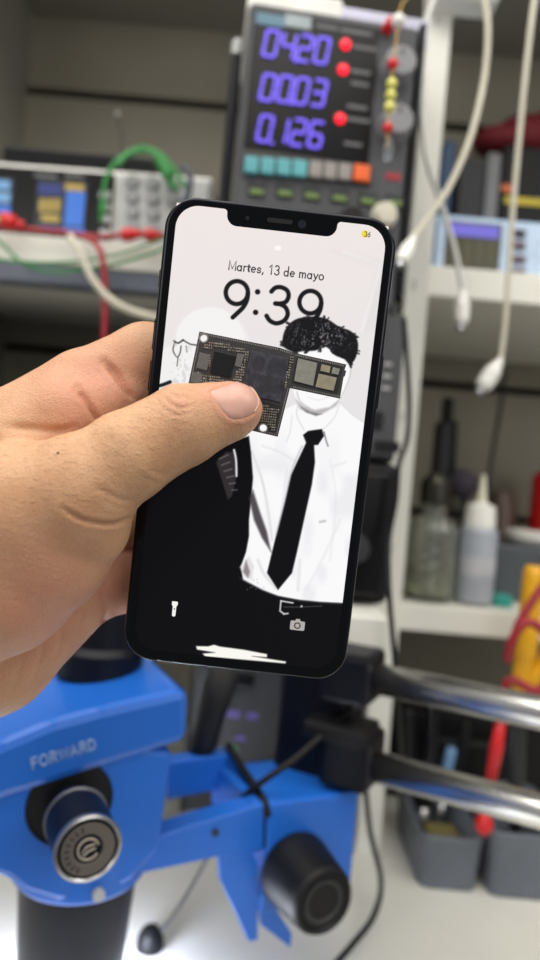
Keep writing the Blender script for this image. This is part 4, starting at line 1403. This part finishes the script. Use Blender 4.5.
part('bottle_body', MB().lathe([(0, .0005), (r - .003, .0005), (r, .003), (r, h1 - .004), (r * .86, h1), (0, h1)], (0, 0, 0), (0, 0, 1), 32), mat('milky bottle plastic', (160, 166, 176), .4), bot)
part('screw_cap', MB().lathe([(.0150, h1), (.0155, h1 + .003), (.0140, h2 - .004), (.0060, h2), (0, h2)], (0, 0, 0), (0, 0, 1), 24), M['white'], bot)
part('nozzle', MB().lathe([(.0058, h2 - .002), (.0042, h2 + .008), (.0018, h3), (0, h3)], (0, 0, 0), (0, 0, 1), 18), mat('cream nozzle', (214, 212, 190), .45), bot)
part('bottle_label', MB().lathe([(r + .0002, h1 * .38), (r + .0002, h1 * .62)], (0, 0, 0), (0, 0, 1), 32), mat('white label', (180, 182, 188), .5), bot)
# tools standing behind
torch = thing('black_torch', 'black stick tool with a wide sleeve standing behind the glass jar', 'torch', (xat(430, 590, .80), .80, zz))
zt_ = zat(437, 396, .80) - zz; zm = zat(437, 425, .80) - zz
part('sleeve', MB().lathe([(0, .0005), (.0110, .0005), (.0110, zm), (.008, zm + .004), (0, zm + .004)], (0, 0, 0), (0, 0, 1), 20), M['dark_grey'], torch)
part('stick', MB().lathe([(.0068, zm), (.0068, zt_ - .004), (.003, zt_), (0, zt_)], (.002, 0, 0), (0, 0, 1), 20), M['black_plastic'], torch)
pen = thing('thin_driver', 'thin dark driver leaning upright right of the black stick tool', 'driver', (xat(447, 590, .80), .80, zz))
pt = W(454, 421, .80) - pen.location
part('shaft', MB().tube([Vector((0, 0, .001)), pt * .55], .003, 10), M['dark_grey'], pen)
part('grip', MB().tube([pt * .55, pt], .0045, 12), M['black_plastic'], pen)
brush = thing('round_brush', 'dark round headed brush behind the cone nozzle bottle', 'brush', (xat(466, 590, .77), .77, zz))
hd = W(463, 484, .77) - brush.location
part('handle', MB().tube([Vector((0, 0, .001)), hd * .9], .004, 10), M['dark_grey'], brush)
part('bristle_head', MB().ball(hd, (.017, .014, .016), 20, 14), mat('plum black bristles', (52, 44, 58), .8, bump=.8, scale=400), brush)
tb = shelf_box('parts_tray', 'dark grey tray at the right end of the bottle shelf', 'tray', 494, 590, 548, .735, .10, zz, mat('slate tray', (66, 72, 78), .5))
ztop = max(v.co.z for v in tb.data.vertices) + tb.location.z + .0006
single('white_dish', MB().lathe([(0, 0), (.020, 0), (.026, .006), (.027, .014), (.025, .014), (.023, .006), (0, .003)], (xat(530, 545, .77), .775, ztop), (0, 0, 1), 32), M['white'], 'shallow white dish on the dark grey tray', 'dish')
single('teal_lid', MB().lathe([(0, 0), (.011, 0), (.011, .009), (.009, .011), (0, .011)], (xat(503, 580, .70), .70, zz), (0, 0, 1), 24), mat('teal lid plastic', (40, 140, 130), .4), 'small teal lid in front of the dark grey tray', 'lid')
single('brown_jar', MB().lathe([(0, 0), (.018, 0), (.019, .06), (.017, .10), (.013, .115), (0, .117)], (xat(497, 560, .875), .875, zz), (0, 0, 1), 28), mat('brown jar glass', (96, 74, 66), .3), 'brown jar at the back of the bottle shelf', 'jar')
single('red_can', MB().lathe([(0, 0), (.022, 0), (.022, .135), (.019, .142), (.007, .150), (0, .150)], (xat(544, 560, .87), .87, zz), (0, 0, 1), 28), M['red'], 'red can at the back corner of the bottle shelf', 'can')
single('grey_bowl', MB().lathe([(0, 0), (.03, 0), (.036, .05), (.036, .076), (0, .076)], (xat(518, 560, .865), .865, zz), (0, 0, 1), 28), M['light_grey'], 'pale grey tub between the brown jar and the red can', 'tub') if False else None

# ================================================================== hanging cables on the right
hub = thing('charging_hub', 'white charging block at the top of the upright with cables trailing from it', 'charging hub', W(462, 14, .625))
hc = W(463, -18, .64) - hub.location
part('housing', MB().box((hc.x, hc.y, hc.z), (.064, .03, .048), .004), M['white'], hub)
for k in range(3):
    part('port', MB().box((hc.x - .018 + .018 * k, hc.y - .0155, hc.z - .008), (.009, .002, .005), .0006), M['dark_grey'], hub)
def plug_lead(label, px, r, plug, m_):
    t = lead('charging_cable', label, 'cable', px, .6, r, m_)
    A = W(*plug[0]) - t.location; B = W(*plug[1]) - t.location
    L = (B - A).length
    part('plug', MB().lathe([(0, -.002), (r * 1.1, -.002), (plug[2] * .75, L * .25), (plug[2], L * .4), (plug[2], L * .85), (plug[2] * .8, L), (0, L)], A, B - A, 18), M['white'], t)
    part('plug_tip', MB().lathe([(plug[2] * .55, L), (plug[2] * .55, L + .006), (0, L + .006)], A, B - A, 14), M['steel'], t)
    return t
plug_lead('thick white cable swinging down to a plug at the power supply', [(484, -6, .615), (488, 30, .612), (484, 80, .61), (471, 135, .60), (450, 185, .58), (428, 218, .555), (412, 240, .535)], .0027, ((413, 239, .535), (401, 262, .524), .0056), M['cream_cable'])
plug_lead('white cable running down the upright to a hanging plug', [(436, -4, .615), (427, 20, .612), (423, 70, .61), (422, 120, .61), (428, 165, .61), (440, 200, .61), (452, 240, .61), (459, 270, .61), (463, 294, .61)], .0024, ((463, 292, .61), (461, 324, .61), .0068), M['white_cable'])
plug_lead('long cream cable hanging at the right with its plug above the bottles', [(556, -172, .672), (546, -90, .64), (540, -30, .61), (533, 10, .60), (526, 70, .60), (519, 140, .60), (512, 220, .60), (507, 300, .60), (502, 350, .60), (499, 364, .60)], .0024, ((500, 361, .60), (482, 388, .60), .0075), M['cream_cable'])
lead('thin_cable', 'thin dark line hanging behind the cream cable plug', 'cord', [(505, 372, .88), (500, 410, .88), (493, 450, .88), (488, 490, .88), (487, 530, .88)], .88, .0025, M['dark_grey'])  # thin dark tube running down behind the plug
lead('thin_cable', 'black cord looping down the side of the stacked stations', 'cord', [(404, 318, .528), (407, 360, .526), (409, 405, .526), (407, 440, .524), (399, 464, .524), (396, 500, .522), (389, 540, .520), (389, 590, .490), (393, 640, .488), (398, 700, .50), (402, 760, .56)], .53, .0019, M['black_plastic'])

# ================================================================== bench right: bins and tools
def bin_(nm, label, px, py, d, w, dep, h, m_, wall_=.003):
    t = thing(nm, label, 'bin', (xat(px, py, d), d + dep / 2, DESK_Z + .0006))
    mb = MB()
    o = rrect(-w / 2, -dep / 2, w / 2, dep / 2, .010, 8); i = rrect(-w / 2 + wall_, -dep / 2 + wall_, w / 2 - wall_, dep / 2 - wall_, .008, 8)
    ob = [(x * .9, y * .95) for x, y in o]; ib = [(x * .9, y * .95) for x, y in i]
    n = len(o)
    rings = [[(x, y, 0) for x, y in ob], [(x, y, h - .003) for x, y in o], [(x * 1.03, y * 1.015, h) for x, y in o], [(x, y, h) for x, y in i], [(x, y, .003) for x, y in ib]]
    mb.add([p for r_ in rings for p in r_], [(a * n + k, a * n + (k + 1) % n, (a + 1) * n + (k + 1) % n, (a + 1) * n + k) for a in range(4) for k in range(n)], True)
    mb.add([(x, y, 0) for x, y in ob], [tuple(reversed(range(n)))]); mb.add([(x, y, .003) for x, y in ib], [tuple(range(n))])
    part('tub', mb, m_, t)
    return t
M['bin'] = mat('slate grey bin plastic', (98, 104, 114), .45)
b1_ = bin_('parts_bin', 'small slate grey bin holding tools, nearer the microscope', 449, 890, .602, .056, .115, .046, M['bin'])
b2_ = bin_('parts_bin', 'slate grey bin at the right edge holding the red probe and yellow tool', 530, 893, .598, .074, .11, .056, M['bin'])
def handle_tool(nm, label, cat, base, spread, m1, m2, tops, r=.005, group=None):
    """pliers standing head down: two grips splaying upward from a steel head"""
    t = thing(nm, label, cat, base)
    part('head', MB().tube([Vector((0, 0, .001)), Vector((0, 0, .02)), Vector((0, 0, .035))], [.003, .007, .006], 12), M['steel'], t)
    for m_, tp in ((m1, tops[0]), (m2, tops[1])):
        q = W(*tp) - Vector(base)
        mid = q * .55 + Vector((spread if tp is tops[1] else -spread, 0, 0))
        part('grip', MB().tube(smooth_path([Vector((0, 0, .033)), mid, q], 6), [r * .7] + [r] * 11 + [r * .8], 12), m_, t)
    return t
zb = DESK_Z + .0046
handle_tool('pliers', 'black handled pliers standing in the bin nearer the microscope', 'pliers', Vector((b1_.location.x - .009, .675, zb)), .004, M['black_plastic'], M['black_plastic'], ((408, 708, .68), (432, 700, .69)), .0065)
handle_tool('cutters', 'cutters with pale blue grip ends standing behind the black pliers', 'cutters', Vector((b1_.location.x + .012, .69, zb)), .003, mat('pale blue grip', (120, 160, 205), .45), M['black_plastic'], ((452, 748, .69), (466, 722, .70)), .0055)
brs = thing('brass_brush', 'olive topped brush lying low in the bin nearer the microscope', 'brush', (b1_.location.x + .004, .645, zb))
part('block', MB().box((0, 0, .013), (.030, .045, .024), .003), mat('olive brush pad', (112, 102, 58), .8, bump=.8, scale=300), brs)
part('grip', MB().box((0, .028, .02), (.012, .02, .012), .003), M['dark_grey'], brs)
cs = thing('tool_case', 'black tool case on the bench behind the bins', 'case', (xat(470, 700, .80), .82, DESK_Z + .0006))
ch = zat(470, 712, .79) - DESK_Z
part('body', MB().box((0, 0, ch / 2), (.30, .08, ch), .006), M['black_plastic'], cs)
part('handle', MB().tube(smooth_path([(-.05, -.041, ch * .72), (-.04, -.053, ch * .72), (.04, -.053, ch * .72), (.05, -.041, ch * .72)], 6), .004, 10), M['dark_grey'], cs)
sn = thing('snips', 'yellow handled snips standing in the bin at the right edge', 'snips', Vector((b2_.location.x + .004, .645, zb)))
s0 = sn.location
jn = W(517, 700, .625) - s0
part('blade', MB().tube([Vector((0, 0, .001)), jn * .35, jn * .8, jn], [.003, .007, .0085, .006], 12), M['dark_grey'], sn)
for tx, ty in ((527, 640), (556, 645)):
    q1, q2 = W(tx, ty, .62) - s0, W(tx + 8, 566, .62) - s0
    part('grip', MB().tube(smooth_path([jn * .97, jn.lerp(q1, .5), q1, q2], 5), [.004] * 3 + [.008] * 5 + [.0095] * 7 + [.008], 12), M['yellow'], sn)
rl = lead('probe_lead', 'dark red cord looped around the yellow snips, ending in a red probe', 'probe lead', [(560, 560, .575), (536, 596, .570), (518, 626, .568), (508, 660, .568), (512, 640, .562), (530, 622, .560), (556, 650, .560), (540, 690, .565), (510, 680, .572), (502, 705, .575), (500, 725, .578)], .57, .0036, M['dark_red'])
L0 = rl.location
A, B, C_ = W(501, 722, .578) - L0, W(491, 780, .585) - L0, W(484, 824, .588) - L0
part('probe_grip', MB().tube([A, A.lerp(B, .5), B], [.0042, .0056, .0046], 14), M['red'], rl)
part('probe_tip', MB().tube([B, C_], [.0022, .0018], 10), M['dark_red'], rl)
part('probe_knob', MB().ball(C_, (.0075, .0075, .0095), 18, 12), M['red'], rl)
# dark equipment in the middle, behind the microscope
mid = thing('dark_console', 'black console with faint violet lights behind the microscope bracket', 'console', (xat(262, 860, .66), .72, DESK_Z + .0006))
mh = zat(262, 655, .66) - DESK_Z
part('cabinet', MB().box((0, 0, mh / 2), (.165, .12, mh), .006), mat('charcoal casing', (20, 20, 23), .5), mid)
M['dim_violet'] = glow('dim violet lamp', (110, 92, 190), .5)
M['dim_green'] = glow('dim green lamp', (30, 150, 60), .6)
MF = lambda px, py: W(px, py, .6595) - mid.location
for px, py, sx, sz, m_ in ((233, 714, .012, .006, 'dim_violet'), (252, 716, .010, .005, 'dim_violet'), (238, 695, .014, .005, 'dark_grey'), (240, 738, .010, .004, 'dim_violet'), (234, 750, .006, .006, 'dim_green')):
    c = MF(px, py)
    part('lamp_lens', MB().box((c.x, -.0605, c.z), (sx, .003, sz), .001), M[m_], mid)
c = MF(238, 680)
part('display_lens', MB().box((c.x, -.0605, c.z), (.03, .003, .012), .001), M['black_gloss'], mid)

# ================================================================== microscope
H = Frame(88, 880, .385, 26)
mic = H.thing('microscope', 'blue stereo microscope head on a chrome double bar boom', 'microscope')
def outline(fr, pts, y):
    return [(q.x, q.z) for q in (fr.at(p[0], p[1], y) for p in pts)]
XZ = Matrix(((1, 0, 0, 0), (0, 0, 1, 0), (0, 1, 0, 0), (0, 0, 0, 1)))     # prism z -> local y
def slab(fr, pts, y0, y1, bev=.0):
    return MB().prism(outline(fr, pts, y0), y0, y1, XZ, bev)
body = part('head_body', slab(H, [(-120, 780), (-120, 872), (-20, 872), (6, 879), (24, 893), (58, 904), (98, 900), (132, 882), (160, 852), (174, 752), (100, 740)], 0, .085, .004), M['blue'], mic)
capp = part('head_cover', slab(H, [(-120, 800), (-120, 856), (0, 802), (104, 768), (178, 745), (188, 740), (190, 697), (184, 690), (100, 709), (52, 722), (0, 744)], -.003, .10, .005), M['blue'], mic)
# lettering on the front of the cover
ft = H.at(64, 753.5, -.0032); fa = H.at(33, 764, -.0032); fb = H.at(96, 744, -.0032)
ang = math.atan2(fb.z - fa.z, fb.x - fa.x)
TM = Matrix.Translation(ft) @ Matrix.Rotation(-ang, 4, 'Y') @ XZ
fw = lettering('FORWARD', .0062, .00085, (0, 0), -.0002, .0004, TM)
wid = (fb - fa).length
xs = [(TM.inverted() @ v).x for v in fw.v]
sc = wid / (max(xs) - min(xs))
fw = lettering('FORWARD', .0062, .00078, (0, 0), -.0004, .0004, TM @ Matrix.Diagonal((sc * .95, sc * 1.0, 1, 1)), gap=.17)
part('lettering', fw, mat('pale print on blue', (150, 176, 210), .5), capp)
# zoom knob
kb = H.at(70, 803, 0)
part('knob_recess', MB().lathe([(.0238, -.0008), (.0228, .0012), (.0208, .0004), (0, .0004)], kb, (0, -1, 0), 40), M['black_plastic'], mic)
kn = part('zoom_knob', MB().lathe([(.0115, 0), (.0115, .016), (.0150, .017), (.0158, .020), (.0158, .047), (.0150, .0485), (0, .0485)], kb, (0, -1, 0), 40), M['navy'], mic)
part('silver_ring', MB().lathe([(.0120, .0155), (.0164, .0172), (.0164, .0182), (.0155, .0184)], kb, (0, -1, 0), 40), M['steel'], kn)
part('silver_rim', MB().lathe([(.0163, .046), (.0163, .0486), (.0150, .0492), (.0143, .0486)], kb, (0, -1, 0), 40), M['steel'], kn)
em = part('emblem_disc', MB().lathe([(.0128, .0484), (.0128, .0490), (.0075, .0490), (.0070, .0486)], kb, (0, -1, 0), 40), mat('brushed emblem', (104, 98, 92), .45, .2), kn)
KM = Matrix.Translation(kb + Vector((0, -.0489, 0))) @ XZ
sw = MB()
for pts in (_arc(0, 0, .0050, .0050, 20, 330, 20), [(-.0030, -.0016), (-.001, .0012), (.0032, .0022)], [(-.0026, -.0034), (0, -.0010), (.0036, .0002)]):
    P_ = [KM @ Vector((p[0], p[1], 0)) for p in pts]
    sw.tube(P_, .0006, 6)
part('emblem', sw, mat('pale emblem', (176, 168, 156), .4, .4), em)
tick = MB()
for k in range(9):
    a = math.radians(110 + k * 17)
    tick.tube([KM @ Vector((r_ * math.cos(a), r_ * math.sin(a), -.0006)) for r_ in (.0090, .0115)], .0004, 5)
part('dial_print', tick, M['dark_grey'], em)
part('pin', MB().lathe([(.0022, 0), (.0022, .009), (0, .0095)], H.at(52, 812, 0), (0, -1, 0), 14), M['steel'], mic)
# lens barrel
zc = H.at(85, 893, .0).z
bx = H.at(93, 890, 0).x
bc0 = Vector((bx, .037, 0))
bot_z = DESK_Z + .030 - H.o.z
part('collar', MB().lathe([(0, zc + .02), (.0395, zc + .02), (.0395, zc - .004), (.037, zc - .007), (0, zc - .007)], bc0, (0, 0, 1), 48), M['blue'], mic)
part('lens_barrel', MB().lathe([(.0345, zc - .006), (.0345, zc - .010), (.0330, zc - .03), (.0300, bot_z), (.024, bot_z), (.024, bot_z + .01), (0, bot_z + .01)], bc0, (0, 0, 1), 48), M['navy'], mic)
part('lock_screw', MB().lathe([(.0034, 0), (.0034, .003), (.0026, .0042), (0, .0042)], H.at(98, 893, -.003), (0, -1, 0), 18), M['light_grey'], mic)
# eyepiece turret and slanted arm
ez = H.at(100, 700, 0).z
ep = H.at(118, 690, .06)
part('eyepiece_mount', MB().lathe([(.027, ez - .004), (.027, ez + .012), (.024, ez + .016), (.022, ez + .055), (0, ez + .055)], Vector((ep.x - .012, .065, 0)), (0, 0, 1), 36), M['navy'], mic)
inv = H.I
part('eyepiece_tube', MB().tube([inv @ W(228, 656, .485), inv @ W(214, 706, .488), inv @ W(196, 772, .49)], [.011, .010, .0085], 18), mat('matt black tube', (12, 12, 14), .7), mic)
# bracket
B_ = Frame(310, 860, .455, 26)
def pl(nm, mb, m_, par=None):
    """built in the bracket frame, moved into the microscope's"""
    T_ = H.I @ B_.M
    mb.v = [T_ @ v for v in mb.v]
    return part(nm, mb, m_, par or mic)
pl('bracket_beam', slab(B_, [(140, 842), (140, 874), (220, 857), (236, 860), (268, 848), (268, 802)], 0, .016, .001), M['blue'])
pl('bracket_beam', slab(B_, [(168, 762), (168, 800), (238, 786), (238, 753)], .055, .067, .001), M['blue'])
xr_ = B_.at(262, 820, 0).x; zr0, zr1 = B_.at(262, 848, 0).z, B_.at(262, 803, 0).z
pl('bracket_side', MB().box((xr_ - .003, .036, (zr0 + zr1) / 2), (.008, .064, zr1 - zr0), .001), M['blue'])
pl('bracket_plate', slab(B_, [(172, 842), (172, 856), (214, 846), (214, 832)], .018, .05), mat('grey clamp plate', (120, 118, 116), .5))
blkf = pl('focus_block', B_.rect(MB(), 266, 798, 354, 905, -.002, .06, .002), M['blue'])
pl('block_flange', slab(B_, [(219, 856), (252, 852), (258, 862), (258, 940), (249, 942), (234, 908), (221, 882)], .001, .006, .0005), M['blue'])
pl('block_flange', slab(B_, [(257, 893), (272, 902), (292, 934), (291, 948), (262, 926)], .0, .004, .0005), M['blue'])
pl('seam_line', slab(B_, [(263.5, 804), (265.5, 803), (265.5, 848), (263.5, 849)], -.0004, .002), M['navy'])
pl('bolt', MB().lathe([(.0022, 0), (.0022, .0015), (0, .0016)], B_.at(215, 832, 0), (0, -1, 0), 12), M['dark_grey'])
fk = B_.at(294, 868, -.002)
fko = pl('focus_knob', MB().lathe([(.0170, 0), (.0238, .001), (.0240, .004), (.0202, .036), (.0186, .0385), (.0168, .0388), (.0155, .0370), (0, .0370)], fk, (0, -1, 0), 48), M['black_plastic'])
pl('knob_cap', MB().lathe([(.0130, .0368), (.0130, .0378), (.0108, .0380), (.0102, .0370)], fk, (0, -1, 0), 32), M['dark_grey'], fko)
# clamps, bars and stand
C2 = Frame(300, 790, .485, -26)
def cl(nm, mb, m_, par=None):
    T_ = H.I @ C2.M
    mb.v = [T_ @ v for v in mb.v]
    return part(nm, mb, m_, par or mic)
cl('clamp_post', C2.rect(MB(), 275, 652, 338, 800, .004, .045, .004), M['navy'])
for y0, y1 in ((654, 706), (737, 792)):
    cl('bar_clamp', C2.rect(MB(), 318, y0, 368, y1, -.014, .026, .004), M['navy'])
cl('clamp_plate', C2.rect(MB(), 300, 727, 364, 745, -.018, .020, .003), M['black_plastic'])
dirv = Vector((math.cos(math.radians(-26)), math.sin(math.radians(-26)), 0))
ends = []
for px, py in ((374, 678), (372, 766)):
    a = W(px, py, .471)
    ends.append(a + dirv * .34)
    cc = [H.I @ (a - dirv * .01), H.I @ (a + dirv * .36)]
    part('boom_bar', MB().tube(cc, .0103, 32), M['chrome'], mic)
pe = ends[0].lerp(ends[1], .5)
q = H.I @ Vector((pe.x, pe.y, DESK_Z + .0005))
hpole = ends[0].z - DESK_Z + .08
part('stand_pole', MB().lathe([(0, 0), (.016, 0), (.016, hpole), (0, hpole)], q, (0, 0, 1), 28), M['chrome'], mic)
part('stand_base', MB().box((q.x, q.y, q.z + .009), (.14, .2, .018), .004, None), M['black_plastic'], mic)
part('cross_clamp', MB().box(((H.I @ pe).x, (H.I @ pe).y, (H.I @ pe).z), (.04, .05, .10), .005), M['navy'], mic)
# cables round the microscope
lead('thin_cable', 'black cord drooping from the bar clamp onto the blue bracket', 'cord', [(352, 706, .484), (330, 728, .467), (296, 758, .452), (262, 782, .447), (236, 803, .452), (226, 815, .467)], .44, .0021, M['black_plastic'])
lead('thin_cable', 'dark cord lying across the blue bracket beside the focus block', 'cord', [(228, 745, .492), (240, 765, .477), (254, 786, .457), (264, 802, .442), (268, 816, .440)], .44, .0028, M['black_plastic'])
cd = lead('thin_cable', 'grey cord trailing from under the blue bracket to the white worktop', 'cord', [(214, 846, .50), (203, 866, .50), (186, 896, .50), (170, 920, .50), (152, 938, .50)], .50, .0013, M['dark_grey'])
part('connector', MB().ball(W(150, 944, .50) - cd.location, (.010, .010, .014), 16, 10), M['black_plastic'], cd)
lead('thin_cable', 'black cord crossing the worktop at the foot of the upright', 'cord', [(364, 770, .54), (370, 830, .56), (381, 880, .575), (374, 915, .535), (352, 945, .505), (325, 975, .48)], .56, .0022, M['black_plastic'])

_names = {}
for o in COL.objects:
    if o.parent is None and 'category' in o:
        _names.setdefault(o.name.split('.')[0], []).append(o)
_grp = {'test_lead': 'test leads on the left shelf', 'thin_cable': 'thin cables', 'charging_cable': 'white charging cables', 'parts_bin': 'slate grey bins on the bench', 'grey_box': 'boxes behind the pale blue instrument'}
for k, v in _names.items():
    if k in _grp:
        for o in v:
            o['group'] = _grp[k]
RING_LAMP = H.M @ Vector((bc0.x, bc0.y, bot_z))
# ================================================================== camera and light
cam = bpy.data.cameras.new('camera')
co = bpy.data.objects.new('camera', cam)
COL.objects.link(co)
co.matrix_world = CAMM
cam.sensor_fit = 'VERTICAL'
cam.sensor_height = 36.0
cam.sensor_width = 36.0 * 540 / 960
cam.lens = F_PX / 960 * 36.0
cam.clip_start = .01
cam.dof.use_dof = True
cam.dof.focus_distance = .2335
cam.dof.aperture_fstop = FSTOP
SC.camera = co


def area(name, loc, target, sx, sy, power, rgb=(255, 255, 255)):
    l = bpy.data.lights.new(name, 'AREA')
    l.shape = 'RECTANGLE'
    l.size, l.size_y = sx, sy
    l.energy = power
    l.color = lin(rgb)[:3]
    o = bpy.data.objects.new(name, l)
    COL.objects.link(o)
    o.location = loc
    o.rotation_euler = (Vector(target) - Vector(loc)).to_track_quat('-Z', 'Y').to_euler()
    return o


for args in LIGHTS:
    area(*args)
w = bpy.data.worlds.new('world')
SC.world = w
w.use_nodes = True
w.node_tree.nodes['Background'].inputs['Color'].default_value = lin(WORLD_C)
w.node_tree.nodes['Background'].inputs['Strength'].default_value = WORLD_S
SC.view_settings.view_transform = 'Standard'
SC.view_settings.look = 'None'
SC.view_settings.exposure = 0.0
SC.view_settings.gamma = 1.0
SC.view_settings.use_curve_mapping = False
l = bpy.data.lights.new('ring_lamp', 'AREA'); l.shape = 'DISK'; l.size = .05; l.energy = RING_W; l.color = lin((225, 232, 255))[:3]
ro = bpy.data.objects.new('ring_lamp', l); COL.objects.link(ro)
ro.location = RING_LAMP - Vector((0, 0, .002))
